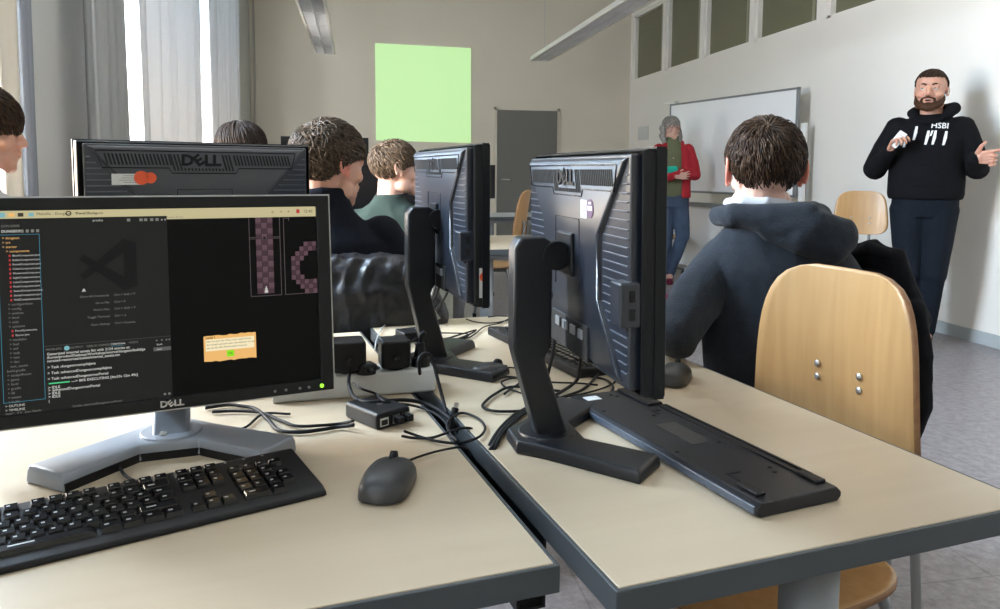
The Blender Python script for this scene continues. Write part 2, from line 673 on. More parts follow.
def hair(name, m, parent, C, R, s=1., n=1500, length=(.04, .07), lift=.012, front=.062, side=.0, back=-.05, whorl=(.15, .55, .8), curl=.2,
         width=.0035, gravity=.5, seed=1, drop=0., sweep=(0, 0, 0), inset=1.0):
    """locks growing out of a whorl over the skull"""
    rnd = random.Random(seed)
    cen = V((0, .012, .035))
    rad = V((.0775, .098, .083)) * inset
    wh = V(whorl).normalized()

    def hairline(d):
        # lowest allowed z (head units) for a direction
        x, y, z = d
        fr = max(0, -y)
        bk = max(0, y)
        sd = 1 - min(1, fr + bk)
        a = math.atan2(abs(x), -y)   # 0 front, pi back
        a /= PI
        if a < .35:
            t = a / .35
            return front * (1 - t) + (side + .035) * t
        if a < .55:
            t = (a - .35) / .2
            return (side + .035) * (1 - t) + side * t
        t = (a - .55) / .45
        t = t ** .6
        return side * (1 - t) + back * t
    bm = B()
    # scalp cap under the locks
    g = B()
    bmesh.ops.create_icosphere(g, subdivisions=4, radius=1)
    kill = []
    for v in g.verts:
        d = v.co.normalized()
        p = cen + V((d.x * rad.x, d.y * rad.y, d.z * rad.z)) * 1.03
        if p.z < 0:
            p.x *= .95
        v.co = p
    for f in g.faces:
        c = f.calc_center_median()
        if c.z < hairline((c - cen).normalized()) - .002:
            kill.append(f)
    bmesh.ops.delete(g, geom=kill, context='FACES')
    for v in g.verts:
        v.co = V(C) + R @ (v.co * s)
    tmp = bpy.data.meshes.new('t')
    g.to_mesh(tmp)
    g.free()
    bm.from_mesh(tmp)
    bpy.data.meshes.remove(tmp)
    cnt = 0
    while cnt < n:
        d = V((rnd.gauss(0, 1), rnd.gauss(0, 1), rnd.gauss(0, 1))).normalized()
        p = cen + V((d.x * rad.x, d.y * rad.y, d.z * rad.z))
        if p.z < hairline(d) + rnd.uniform(-.004, .006):
            continue
        cnt += 1
        L = rnd.uniform(*length)
        steps = 6
        pts = []
        dd = d.copy()
        cv = rnd.uniform(-1, 1) * curl
        tw = rnd.uniform(.6, 1.3)
        for k in range(steps + 1):
            t = k / steps
            h = lift * tw * math.sin(min(1, t * 1.3) * PI / 2) * (1 - .35 * t)
            pos = cen + V((dd.x * rad.x, dd.y * rad.y, dd.z * rad.z)) + dd * h
            pts.append(pos.copy())
            tan = dd * dd.dot(wh) - wh            # away from whorl
            tan = tan - dd * tan.dot(dd)
            if tan.length > 1e-4:
                tan.normalize()
            tan = tan + dd.cross(tan) * (.35 + cv + cv * 2 * t)
            dwn = V((0, 0, -1)) * gravity + V(sweep)
            tan = tan + (dwn - dd * dwn.dot(dd))
            tan.normalize()
            st = L / steps / .088
            nd = (dd + tan * st).normalized()
            # do not run far below hairline
            pz = (cen + V((nd.x * rad.x, nd.y * rad.y, nd.z * rad.z))).z
            if pz < hairline(nd) - .012 - drop:
                nd = (nd + dd * 3).normalized()
            dd = nd
        S = [V(C) + R @ (q * s) for q in pts]
        w = width * s * rnd.uniform(.7, 1.4)
        rr = []
        nrm = (R @ d).normalized()
        for k, q in enumerate(S):
            t = k / steps
            wd = (S[min(k + 1, steps)] - S[max(k - 1, 0)])
            if wd.length < 1e-6:
                wd = V((0, 0, -1))
            sdv = wd.normalized().cross(nrm)
            if sdv.length < .1:
                sdv = V((1, 0, 0))
            sdv.normalize()
            ww = w * (1 - t * .85) + .0003
            rr.append([q - sdv * ww, q + nrm * ww * .55, q + sdv * ww])
        rings(bm, rr)
    o = obj(name, bm, m, parent, True)
    return o


def hand(bl, wrist, fdir, palm, side, s=1., curls=(30, 30, 30, 30), thumb=35, spread=6, first=None):
    """fdir fingers direction, palm = palm normal, side=+1: thumb on +x where x=fdir cross palm"""
    f = V(fdir).normalized()
    n = V(palm)
    n = (n - f * n.dot(f)).normalized()
    x = f.cross(n) * side
    W_ = V(wrist)
    bl.cap(W_, W_ + f * .03 * s, .024 * s, .028 * s, .62, n)
    for k in range(4):
        off = (.031 - k * .0205) * s
        bl.cap(W_ + f * .02 * s + x * off * .6, W_ + f * .088 * s + x * off, .013 * s, .0115 * s, .85, n)
    lens = [.068, .076, .070, .055]
    for k in range(4):
        off = (.031 - k * .0205) * s
        p = W_ + f * .090 * s + x * off
        d = (f + x * math.tan(math.radians((1.5 - k) * spread))).normalized()
        c = curls[k]
        for j, (fr, rr) in enumerate(((.45, .0092), (.30, .0084), (.25, .0076))):
            a = math.radians(c * (.7 if j == 0 else 1.))
            d = (Matrix.Rotation(a, 3, f.cross(n).normalized()) @ d).normalized()
            p2 = p + d * lens[k] * fr * s
            bl.cap(p, p2, rr * s, rr * .93 * s)
            p = p2
    p = W_ + f * .025 * s + x * .026 * s
    a = math.radians(thumb)
    d = (f * math.cos(a) + x * math.sin(a) + n * .25).normalized()
    p2 = p + d * .045 * s
    bl.cap(p, p2, .0135 * s, .0105 * s)
    d = (d + f * .35).normalized()
    p3 = p2 + d * .032 * s
    bl.cap(p2, p3, .0102 * s, .0085 * s)
    return bl


# ================================================================== ROOM
def wall_with_holes(name, x0, x1, ya, yb, z0, z1, holes, m):
    """wall slab between x0..x1 running along y, holes = (ya,yb,za,zb)"""
    bm = B()
    ys = sorted({ya, yb, *[h[0] for h in holes], *[h[1] for h in holes]})
    for a, b in zip(ys, ys[1:]):
        h = next((h for h in holes if h[0] <= a and h[1] >= b), None)
        if h:
            box(bm, x0, x1, a, b, z0, h[2])
            box(bm, x0, x1, a, b, h[3], z1)
        else:
            box(bm, x0, x1, a, b, z0, z1)
    bmesh.ops.remove_doubles(bm, verts=bm.verts, dist=1e-5)
    return struct(obj(name, bm, m))


bm = B(); box(bm, XL - .4, XR + .3, YF - .2, YB + .3, -.1, 0); struct(obj('floor', bm, M['floor']))
bm = B(); box(bm, XL - .4, XR + .3, YF - .2, YB + .3, ZC, ZC + .1); struct(obj('ceiling', bm, M['ceil']))
bm = B(); box(bm, XL - .4, XR + .3, YB, YB + .2, 0, ZC); struct(obj('wall_back', bm, M['wall']))
bm = B(); box(bm, XL - .4, XR + .3, YF - .2, YF, 0, ZC); struct(obj('wall_front', bm, M['wall']))
wall_with_holes('wall_left', XL - .3, XL, YF, YB, 0, ZC, [(a, b, WZ0, WZ1) for a, b in WIN], M['wall_l'])
# clerestory panes in the right wall
CL = [(10.17, 11.33), (8.98, 10.05), (7.75, 8.87), (6.50, 7.65), (5.25, 6.37), (4.0, 5.12)]
CZ0, CZ1 = 2.56, 3.55
wall_with_holes('wall_right', XR, XR + .2, YF, YB, 0, ZC, [(a, b, CZ0, CZ1) for a, b in CL], M['wall_r'])
for k, (a, b) in enumerate(CL):
    bm = B()
    box(bm, XR + .07, XR + .08, a, b, CZ0, CZ1)
    w = struct(obj('window_%d' % (k + 5), bm, M['pane']))
    bm = B()
    for q in ((a, a + .045, CZ0, CZ1), (b - .045, b, CZ0, CZ1), (a, b, CZ0, CZ0 + .03), (a, b, CZ1 - .03, CZ1)):
        box(bm, XR + .02, XR + .10, *q)
    obj('window_frame', bm, M['wall_r'], w)
    bm = B()
    box(bm, XR + .055, XR + .068, a + .13, a + .17, CZ0 + .03, CZ1 - .03)
    obj('window_bar', bm, mat('olive bar', (.26, .25, .17), .5), w)
for k, (a, b) in enumerate(WIN):
    bm = B()
    box(bm, XL - .22, XL - .21, a + .05, b - .05, WZ0 + .05, WZ1 - .05)
    w = struct(obj('window_%d' % (k + 1), bm, M['glass']))
    bm = B()
    mid = (a + b) / 2
    for q in ((a, a + .06, WZ0, WZ1), (b - .06, b, WZ0, WZ1), (mid - .04, mid + .04, WZ0, WZ1)):
        box(bm, XL - .25, XL - .17, *q)
    for q in ((WZ0, WZ0 + .06), (WZ1 - .06, WZ1), (2.62, 2.69)):
        box(bm, XL - .25, XL - .17, a, b, *q)
    obj('window_frame', bm, M['white'], w)
    bm = B()
    box(bm, XL - .3, XL + .12, a - .03, b + .03, WZ0 - .04, WZ0)
    obj('window_sill', bm, M['white'], w, bevel=.008)
bm = B(); box(bm, XR - .018, XR, YF, YB, 0, .09); struct(obj('baseboard_right', bm, M['base'], bevel=.004))
bm = B(); box(bm, XL, XR - .02, YB - .018, YB, 0, .09); struct(obj('baseboard_back', bm, M['base'], bevel=.004))
bm = B(); box(bm, XL, XL + .018, YF, YB - .02, 0, .09); struct(obj('baseboard_left', bm, M['base'], bevel=.004))
# grey door in the back wall
bm = B(); box(bm, 2.08, 3.02, YB - .045, YB - .005, .01, 2.083)
d = struct(obj('door_1', bm, M['door'], bevel=.004))
bm = B()
box(bm, 2.04, 2.08, YB - .03, YB, 0, 2.12); box(bm, 3.02, 3.06, YB - .03, YB, 0, 2.12); box(bm, 2.04, 3.06, YB - .03, YB, 2.083, 2.12)
bmesh.ops.remove_doubles(bm, verts=bm.verts, dist=1e-5)
obj('door_frame', bm, M['wall'], d)
bm = B(); tube(bm, [(2.15, YB - .045, 1.03), (2.15, YB - .10, 1.03), (2.17, YB - .105, 1.03), (2.27, YB - .105, 1.03)], .010, 10, 4)
obj('door_handle', bm, M['steel'], d, True)
# corner pipe on the left
bm = B(); cyl(bm, (XL + .07, YB - .10, 0), (XL + .07, YB - .10, ZC), .018)
struct(obj('trim_1', bm, mat('painted pipe', (.42, .38, .34), .5), None, True))


# ---- curtains
def curtain(y0, y1, z0, z1, label, m, amp=.05, n=7, x=XL + .16, thick=.004):
    bm = B()
    N = n * 10
    P = []
    for i in range(N + 1):
        t = i / N
        y = y0 + (y1 - y0) * t
        a = t * n * 2 * PI
        P.append((x + amp * math.sin(a) + .012 * math.sin(a * 2.3 + 1), y + .01 * math.cos(a * 1.7)))
    nz = 6
    F = [[bm.verts.new((px + .006 * math.sin(j + i * .3), py, z0 + (z1 - z0) * j / nz)) for i, (px, py) in enumerate(P)] for j in range(nz + 1)]
    for j in range(nz):
        for i in range(N):
            bm.faces.new((F[j][i], F[j][i + 1], F[j + 1][i + 1], F[j + 1][i]))
    o = obj('curtain', bm, m, None, True)
    s = o.modifiers.new('s', 'SOLIDIFY'); s.thickness = thick
    tag(o, label, 'curtain', 'curtains along the window wall')
    return o


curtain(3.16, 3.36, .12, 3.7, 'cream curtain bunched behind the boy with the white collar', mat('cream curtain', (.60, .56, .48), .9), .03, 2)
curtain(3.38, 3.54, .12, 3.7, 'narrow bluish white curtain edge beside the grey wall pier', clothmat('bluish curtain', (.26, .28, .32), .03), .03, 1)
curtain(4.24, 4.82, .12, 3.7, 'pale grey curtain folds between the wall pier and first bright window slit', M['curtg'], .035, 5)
curtain(5.13, 7.02, .12, 3.7, 'bright white sunlit curtain hanging between the two window slits', M['curt'], .04, 7)
curtain(7.30, 9.06, .12, 3.7, 'white pleated curtain nearest the back corner of the room', M['curt'], .05, 10)
bm = B(); box(bm, XL + .10, XL + .22, -2.2, 10.2, 3.70, 3.75); struct(obj('trim_2', bm, M['white']))

# ---- suspended lamps
def lamp(xc, y0, y1, label, wires):
    t = thing('pendant_lamp', label, 'ceiling lamp', (xc, (y0 + y1) / 2, 2.6), 0, 'suspended office lamps')
    L = (y1 - y0) / 2
    bm = B()
    prism(bm, [(-.125, .0), (-.125, .05), (-.07, .085), (.07, .085), (.125, .05), (.125, .0), (.105, .0), (.105, .04), (-.105, .04), (-.105, .0)], (-L, L), axis=1)
    obj('lamp_housing', bm, M['lampb'], t)
    n = int((y1 - y0) / .62)
    for k in range(n):
        a = -L + .01 + k * (2 * L - .02) / n
        b = a + (2 * L - .02) / n - .015
        bm = B()
        box(bm, -.104, .104, a, a + .012, -.001, .035); box(bm, -.104, .104, b - .012, b, -.001, .035)
        m = int((b - a) / .035)
        for j in range(1, m):
            yy = a + j * (b - a) / m
            box(bm, -.1, .1, yy - .002, yy + .002, .003, .035)
        box(bm, -.004, .004, a, b, .001, .035)
        box(bm, -.1, .1, a, b, .0345, .0385)
        obj('lamp_louvre', bm, M['louv'], t)
    for wy in wires:
        bm = B(); cyl(bm, (0, wy - (y0 + y1) / 2, .085), (0, wy - (y0 + y1) / 2, ZC - 2.6), .0035, n=6)
        obj('suspension_cable', bm, M['steel'], t)


lamp(-.39, 3.5, 9.85, 'long suspended office lamp on the window side', (4.2, 9.0))
lamp(2.35, 3.5, 9.8, 'long suspended office lamp in front of the olive clerestory windows', (4.2, 9.55))

# ---- projected picture (plain: no code pattern)
bm = B()
v = [bm.verts.new(p) for p in ((.262, YB - .012, 3.011), (1.678, YB - .012, 2.991), (1.684, YB - .012, 1.579), (.266, YB - .012, 1.60),
                               (.262, YB - .002, 3.011), (1.678, YB - .002, 2.991), (1.684, YB - .002, 1.579), (.266, YB - .002, 1.60))]
for q in ((0, 1, 2, 3), (7, 6, 5, 4), (0, 4, 5, 1), (1, 5, 6, 2), (2, 6, 7, 3), (3, 7, 4, 0)):
    bm.faces.new([v[i] for i in q])
o = obj('projected_image', bm, mat('projector light on wall', (.3, .35, .25), .9, emit=.70, ecol=(.60, 1.0, .42)))
tag(o, 'bright pale green square of projector light on the back wall', 'projection')

# ---- paper on back wall
bm = B(); box(bm, XR - .006, XR - .001, 10.60, 11.02, 1.64, 1.84)
tag(obj('paper_notice', bm, M['label']), 'small white paper notice on the right wall near the far corner', 'notice')

# ---- whiteboard on stand, in front of the right wall
A_, B_ = V((3.60, 8.41, 0)), V((4.00, 6.42, 0))
dirn = (B_ - A_); Lw = dirn.length
t = thing('whiteboard', 'large white board standing before the right wall behind the woman in red', 'whiteboard', (A_ + B_) / 2, math.atan2(dirn.y, dirn.x))
h = Lw / 2
bm = B(); box(bm, -h + .02, h - .02, -.010, .010, .955, 1.935); obj('board_panel', bm, M['board'], t)
bm = B()
box(bm, -h, h, -.016, .016, 1.93, 1.95); box(bm, -h, h, -.016, .016, .935, .957)
box(bm, -h, -h + .02, -.016, .016, .94, 1.95); box(bm, h - .02, h, -.016, .016, .94, 1.95)
bmesh.ops.remove_doubles(bm, verts=bm.verts, dist=1e-5)
obj('board_frame', bm, M['metal'], t)
bm = B(); box(bm, -h, h + .04, -.06, .03, .78, .83); obj('cross_rail', bm, M['metal'], t, bevel=.004)
bm = B(); box(bm, -h + .0, h - .1, .02, .035, .10, .77); obj('lower_panel', bm, M['board'], t, bevel=.004)
for x in (-h + .06, h + .035):
    bm = B(); box(bm, x - .025, x + .025, .02, .06, .09, 1.62 if x > 0 else 1.97); obj('post', bm, M['white'], t, bevel=.004)
    bm = B(); box(bm, x - .03, x + .03, -.32, .34, .06, .10); obj('foot_bar', bm, M['white'], t, bevel=.006)
    for y in (-.29, .31):
        bm = B(); cyl(bm, (x - .012, y, .031), (x + .012, y, .031), .031); obj('caster', bm, M['black'], t)
bm = B(); box(bm, -h - .15, -h + .08, .0, .05, 1.955, 1.985); obj('bracket_arm', bm, M['lampb'], t)
bm = B(); box(bm, -h - .03, -h + .06, .03, .055, 1.55, 1.96); obj('bracket_plate', bm, mat('cream bracket', (.62, .52, .34), .5), t)


# ================================================================== FURNITURE
def desk(name, label, loc, rz, w, d, group=None, legx=(.3, .8), z=.74, m=None):
    """top from (0,0) to (w,d) in its own frame"""
    t = thing(name, label, 'desk', (loc[0], loc[1], 0), rz, group)
    bm = B(); box(bm, .002, w - .002, .002, d - .002, z - .025, z); obj('desktop', bm, m or M['desk'], t, bevel=.0015)
    bm = B()
    e = .0035
    L = [[V((x0, y0, zz)) for x0, y0 in ((-e, -e), (w + e, -e), (w + e, d + e), (-e, d + e))] for zz in (z - .032, z - .0008)]
    I = [[V((x0, y0, zz)) for x0, y0 in ((.002, .002), (w - .002, .002), (w - .002, d - .002), (.002, d - .002))] for zz in (z - .0008, z - .032)]
    R = rings(bm, L + I, closed=False)
    for i in range(4):
        bm.faces.new((R[-1][i], R[-1][(i + 1) % 4], R[0][(i + 1) % 4], R[0][i]))
    obj('edge_band', bm, M['edge'], t, bevel=.0015)
    for y in (.085, d - .085):
        bm = B(); box(bm, .035, w - .05, y - .022, y + .022, z - .062, z - .032); obj('support_beam', bm, M['metal'], t, bevel=.003)
        for x in (.06, w - .05):
            bm = B(); box(bm, x - .006, x + .006, y - .025, y + .025, z - .066, z - .032); obj('beam_cap', bm, M['black'], t, bevel=.002)
        for x in legx:
            bm = B(); cyl(bm, (x * w, y, z - .062), (x * w, y, .03), .036, n=28); obj('leg', bm, M['metal'], t, True)
            bm = B(); cyl(bm, (x * w, y, .03), (x * w, y, 0), .044, n=24); obj('foot', bm, M['black'], t, True)
    return t


RZ = math.radians(9.5)
DR = desk('computer_desk', 'pale desk carrying the two black monitors seen from behind', (.255, .696), RZ, .605, 1.40, legx=(.535,))
e1 = V((math.cos(RZ), math.sin(RZ), 0)); e2 = V((-math.sin(RZ), math.cos(RZ), 0))
cL = V((.206, .755, 0))
o1 = cL - e1 * 1.40
DL1 = desk('computer_desk', 'pale desk under the lit monitor, front keyboard and white power strip', o1, RZ, 1.40, 1.24, legx=(.12, .86))
# dark cable duct hanging in the gap between the desk rows
gm = cL + e1 * .020
bm = B()
c0 = V((.215, .90, 0)); c1 = c0 + e2 * 1.18
nn = e1
for s_ in (0,):
    pr = [(-.022, .60), (-.022, .70), (-.018, .70), (-.018, .604), (.014, .604), (.014, .70), (.018, .70), (.018, .60)]
    prism(bm, pr, (0, 1.18), axis=1, mtx=Matrix.Translation(c0) @ Matrix.Rotation(RZ, 4, 'Z'))
o = obj('cable_duct', bm, M['black']); tag(o, 'black cable duct hanging in the gap between both desk rows', 'cable duct')


def plyshell(bm, W0, H0, p=5., taper=.0, curve=.03, n=24, m=20, lean=0., mk=None):
    """rounded plywood panel grid; mk(u,v)->Vector"""
    G = []
    for j in range(m + 1):
        v = -1 + 2 * j / m
        vv = math.copysign(1 - (1 - abs(v)) ** 1.6, v)
        hw = W0 / 2 * max(0.0, 1 - abs(vv) ** p) ** (1 / p) * (1 - taper * (vv + 1) / 2)
        hw = max(hw, W0 * .17)
        G.append([bm.verts.new(mk((-1 + 2 * i / n) * hw, vv * H0 / 2)) for i in range(n + 1)])
    for a, b in zip(G, G[1:]):
        for i in range(n):
            bm.faces.new((a[i], a[i + 1], b[i + 1], b[i]))


def chair(label, loc, rz, top=.86, bw=.40, bh=.36, seat=.45, group=None, cast=False, sw=.42, taper=.18, lean=.10, bolts=(-.075, -.035), bx=.06):
    """faces -y: seat in front of the backrest (backrest at +y)"""
    t = thing('plywood_chair', label, 'chair', (loc[0], loc[1], 0), rz, group)
    zc = top - bh / 2
    bm = B()
    plyshell(bm, bw, bh, 4.2, taper, mk=lambda u, v: V((u, .20 + lean * (zc + v - .55) - .9 * u * u + .25 * max(0, v) ** 2, zc + v)))
    o = obj('backrest', bm, M['ply'], t, True, mats=[M['ply'], M['plye']])
    s = o.modifiers.new('s', 'SOLIDIFY'); s.thickness = .011; s.material_offset_rim = 1; s.offset = 0
    bm = B()
    plyshell(bm, sw, .42, 4.5, .1, mk=lambda u, v: V((u, -.02 + v, seat - .012 * math.cos(v * 9) + .25 * u * u - (.9 * (max(0, -v - .13)) ** 2) * 3)))
    o = obj('seat', bm, M['ply'], t, True, mats=[M['ply'], M['plye']])
    s = o.modifiers.new('s', 'SOLIDIFY'); s.thickness = .012; s.material_offset_rim = 1; s.offset = 0
    for q in (-1, 1):
        bm = B()
        yb = .20 + lean * (zc - .55)
        tube(bm, [(q * .06, -.12, seat - .035), (q * .06, .10, seat - .035), (q * .06, .20, seat - .01), (q * .06, yb - .012 + .018, zc - .10), (q * .06, yb - .003 + .016, zc + max(.0, bolts[1]) - .02)], .010, 10, 6)
        obj('back_support', bm, M['metal'], t, True)
        for zz in (zc + bolts[0], zc + bolts[1]):
            bm = B(); yy = .20 + lean * (zz - .55) - .9 * .0036
            sphere(bm, (q * bx, yy - .007, zz), (.007, .003, .007), None, 12, 8); sphere(bm, (q * bx, yy + .007, zz), (.007, .003, .007), None, 12, 8)
            cyl(bm, (q * bx, yy - .006, zz), (q * bx, yy + .006, zz), .003, n=8)
            obj('bolt', bm, M['steel'], t, True)
    if cast:
        bm = B(); cyl(bm, (0, 0, seat - .04), (0, 0, .10), .022); obj('pedestal', bm, M['metal'], t, True)
        for k in range(5):
            a = k * 2 * PI / 5 + .4
            e = V((math.cos(a), math.sin(a), 0))
            bm = B(); cyl(bm, e * .02 + V((0, 0, .12)), e * .27 + V((0, 0, .07)), .018, .013); l = obj('leg', bm, M['metal'], t, True)
            w = e.cross(V((0, 0, 1))) * .02
            bm = B(); cyl(bm, e * .27 + V((0, 0, .03)) - w, e * .27 + V((0, 0, .03)) + w, .029); obj('caster', bm, M['black'], l)
    else:
        for q in (-1, 1):
            for y0, y1 in ((-.13, -.22), (.13, .23)):
                bm = B()
                tube(bm, [(q * .10, y0, seat - .03), (q * .165, y0 * 1.1, seat - .04), (q * .185, y1, .02)], .011, 10, 6)
                l = obj('leg', bm, M['metal'], t, True)
                bm = B(); cyl(bm, (q * .185, y1, .03), (q * .185, y1, 0), .015); obj('foot_cap', bm, M['black'], l)
    return t


# empty chair pushed against the right desk
chair('empty plywood chair pushed against the right side of the near right desk', (.717, 1.236), -PI / 2 + RZ, top=.983, bw=.432, bh=.50, seat=.46, sw=.44, taper=.15, lean=-.06, bolts=(.030, .056), bx=.052)
chair('plywood chair standing empty by the right wall beside the man in black', (3.42, 4.70), -.68, top=1.035, bw=.38, bh=.31, seat=.46)
chair('plywood swivel chair behind the woman in the red jacket', (3.35, 8.02), .6, top=.80, bw=.42, bh=.34, cast=True)
chair('pale plywood chair seen side-on at the far desk, just right of the nearer monitor back', (1.02, 5.62), -PI / 2 - .45, top=1.02, bw=.40, bh=.42)
chair('pale plywood chair half hidden behind the largest monitor back', (1.28, 4.95), -PI / 2 - .55, top=.98, bw=.40, bh=.42)
# far desks
fd = desk('computer_desk', 'far desk with dark monitor in front of the grey door', (.70, 6.75), .1, 1.7, .7, m=mat('grey laminate', (.50, .52, .55), .4), group='far desks')
desk('computer_desk', 'desk partly hidden between the two monitor backs', (.46, 3.95), .1, .80, .85)
desk('computer_desk', 'desk in front of the boy in green', (-1.15, 3.85), .1, 1.5, .7)
desk('computer_desk', 'desk in front of the boy in black', (-1.05, 2.66), .1, .92, .45)


# ================================================================== MONITORS
PW, PH = .472, .309


def monitor(label, hub, yawp, off, zb, tilt, byaw, silver=False, group=None, sticker=None, lit=False, base=True, z=.74, simple=False):
    t = thing('computer_monitor', label, 'monitor', (hub[0], hub[1], z), byaw, group)
    PMx = Matrix.Rotation(yawp - byaw, 4, 'Z') @ Matrix.Translation((off[0], -off[1], zb)) @ Matrix.Rotation(-tilt, 4, 'X')

    def ob(name, bm, m, parent=t, **k):
        bmesh.ops.transform(bm, matrix=PMx, verts=bm.verts)
        return obj(name, bm, m, parent, **k)
    w, h = PW / 2, PH
    # front bezel ring
    bm = B()
    O = [(-w, 0), (w, 0), (w, h), (-w, h)]
    I = [(-.216, .018), (.216, .018), (.216, .292), (-.216, .292)]
    L = [[V((x, y, z_)) for x, z_ in P] for P, y in ((I, .006), (I, .0), (O, 0), (O, .026), ([(x * .985, z_ * .985 + .002) for x, z_ in O], .032))]
    rings(bm, L, closed=False)
    ob('bezel', bm, M['blackg'], bevel=.0015)
    if silver or True:
        bm = B()
        e = .0012
        L = [[V((x * (1 + s), y, h / 2 + (z_ - h / 2) * (1 + s * 1.4))) for x, z_ in O] for y, s in ((.003, .0), (.003, .010), (.016, .010), (.016, .0))]
        rings(bm, L, closed=False)
        ob('rim', bm, M['silver2'] if silver else M['blackg'])
    bm = B()
    box(bm, -.2165, .2165, .005, .007, .0175, .2925)
    scr = ob('screen', bm, SCRM if lit else M['dscreen'])
    # back shell
    bm = B()
    hp = [(-.220, .300), (.220, .300), (.128, .196), (.128, .105), (.205, .012), (-.205, .012), (-.128, .105), (-.128, .196)]
    hp2 = [(x * .955, .155 + (z_ - .155) * .955) for x, z_ in hp]
    L = [[V((x, y, z_)) for x, z_ in P] for P, y in ((hp, .028), (hp, .040), ([(x * .985, .155 + (z_ - .155) * .985) for x, z_ in hp], .047), (hp2, .050))]
    rings(bm, L)
    ob('back_shell', bm, M['shell'], bevel=.003)
    bm = B(); box(bm, -.223, .223, .026, .0435, .006, .303); ob('back_plate', bm, M['shell'], bevel=.003)
    if not simple:
        for q in (-1, 1):
            bm = B()
            n = 24
            for k in range(n):
                z_ = .026 + k * (.262 / (n - 1))
                if z_ > .196:
                    xi = .128 + (z_ - .196) / (.300 - .196) * .098
                elif z_ < .105:
                    xi = .128 + (.105 - z_) / .093 * .077
                else:
                    xi = .128
                xi += .008
                if xi > .214:
                    continue
                a, b = sorted((q * xi, q * .219))
                prism(bm, [(.0425, z_ - .0014), (.0458, z_ + .0002), (.0458, z_ + .0012), (.0425, z_ + .0018)], (a, b), axis=0)
            ob('vent_ridges', bm, M['slat'])
        # top vent band around the logo
        bm = B()
        for k in range(54):
            x = -.182 + k * .364 / 53
            if abs(x) < .044:
                zz = (.2505, .2560)
            elif abs(x) < .060:
                zz = (.2505, .284)
            else:
                zz = (.262, .284)
            sl = .16 * (zz[1] - zz[0])
            prism(bm, [(x - .0017, zz[0]), (x + .0013, zz[0]), (x + .0013 + sl * 1.6, zz[1]), (x - .0017 + sl * 1.6, zz[1])], (.0495, .0512), axis=1)
        ob('vent_slots', bm, M['slot'])
        bm = B()
        pl = [(-.193, .290), (.203, .290), (.192, .256), (.070, .256), (.064, .2455), (-.064, .2455), (-.070, .256), (-.186, .256), (-.195, .290)]
        tube(bm, [V((x, .0502, z_)) for x, z_ in pl], .0011, 6, raw=True)
        ob('vent_outline', bm, M['logod'])
        o = dell('maker_logo', .031, PMx @ Matrix.Translation((.003, .0515, .2715)) @ FACEYB, M['black'], t)
        bm = B()
        tube(bm, [V(p) for p in ((-.055, .0502, .105), (-.055, .0502, .212), (.055, .0502, .212), (.055, .0502, .105))], .0009, 6, raw=True)
        ob('mount_outline', bm, M['logod'])
        # mount neck
        bm = B(); box(bm, -.034, .034, .048, .056, .125, .190); ob('mount_plate', bm, M['shell2'], bevel=.003)
        # side card reader box (seen from behind on the right)
        bm = B(); box(bm, -.232, -.197, .030, .060, .088, .145); c_ = ob('side_port_box', bm, M['shell'], bevel=.004)
        for zz in (.098, .121):
            bm = B(); box(bm, -.2335, -.2315, .040, .047, zz, zz + .014); ob('usb_port', bm, M['slot'], c_)
        # bottom connector bay
        bm = B(); box(bm, -.095, .10, .036, .052, .010, .062); ob('connector_bay', bm, M['slot'], bevel=.002)
        for x in (-.07, -.035, .0, .035):
            bm = B(); box(bm, x - .010, x + .010, .0515, .055, .040, .054); ob('port', bm, M['metal'], bevel=.001)
        bm = B()
        bm.from_mesh(bpy.data.meshes.new('e'))
        cyl(bm, (.08, .050, .080), (.08, .0525, .080), .006, n=12); ob('lock_slot', bm, M['slot'])
        bm = B(); cyl(bm, (-.020, .051, .045), (-.020, .066, .045), .0085, n=10); cyl(bm, (-.020, .066, .046), (-.020, .060, -.02), .0085, .006, n=10)
        bm.free()
        if sticker:
            for (x, zz, ww, hh, mm, rnd) in sticker:
                bm = B()
                if rnd:
                    cyl(bm, (x, .0500, zz), (x, .0508, zz), ww, n=24)
                else:
                    box(bm, x - ww, x + ww, .0500, .0506, zz - hh, zz + hh)
                    st = None
                st = ob('sticker', bm, M[mm])
                if not rnd:
                    bm = B()
                    for k in range(4):
                        box(bm, x - ww * .8, x + ww * (.2 + .15 * (k % 3)), .0506, .0508, zz + hh * (.6 - .4 * k), zz + hh * (.68 - .4 * k))
                    ob('print', bm, M['ink'], st)
                if rnd and mm == 'violet':
                    bm = B(); box(bm, x - .009, x + .009, .0508, .0511, zz - .003, zz + .0035); box(bm, x - .005, x + .005, .0508, .0511, zz + .006, zz + .009)
                    ob('print', bm, M['label'], st)
    if base:
        SM = M['silver'] if silver else M['shell2']
        # boomerang foot
        bm = B()
        outl = [(-.030, .045), (.030, .045), (.060, .012), (.176, -.090), (.122, -.146), (.040, -.062), (-.040, -.062), (-.122, -.146), (-.176, -.090), (-.060, .012)]
        L = []
        for zz, s in ((0, 1.0), (.004, 1.0), (.014 if not silver else .016, .97), (.020 if not silver else .024, .90)):
            r = []
            for x, y in outl:
                cx_, cy_ = (math.copysign(min(abs(x), .13), x), -.6 * min(abs(x), .13) * 1.0)
                k = s if abs(x) > .1 else (s * .5 + .5)
                r.append(V((cx_ + (x - cx_) * k, cy_ + (y - cy_) * k, zz)))
            L.append(r)
        rings(bm, L)
        fo = obj('foot', bm, SM, t, bevel=.003, seg=3, nohard=True)
        if silver:
            bm = B()
            L = [[V((x * .985, y * .985 - .001, zz)) for x, y in outl] for zz in (.0, .012)]
            rings(bm, L)
            obj('foot_underside', bm, M['black'], fo)
        bm = B(); cyl(bm, (0, -.012, .016), (0, -.012, .0235 if not silver else .027), .046, .043, n=36); obj('swivel_disc', bm, SM, t, True, bevel=.001)
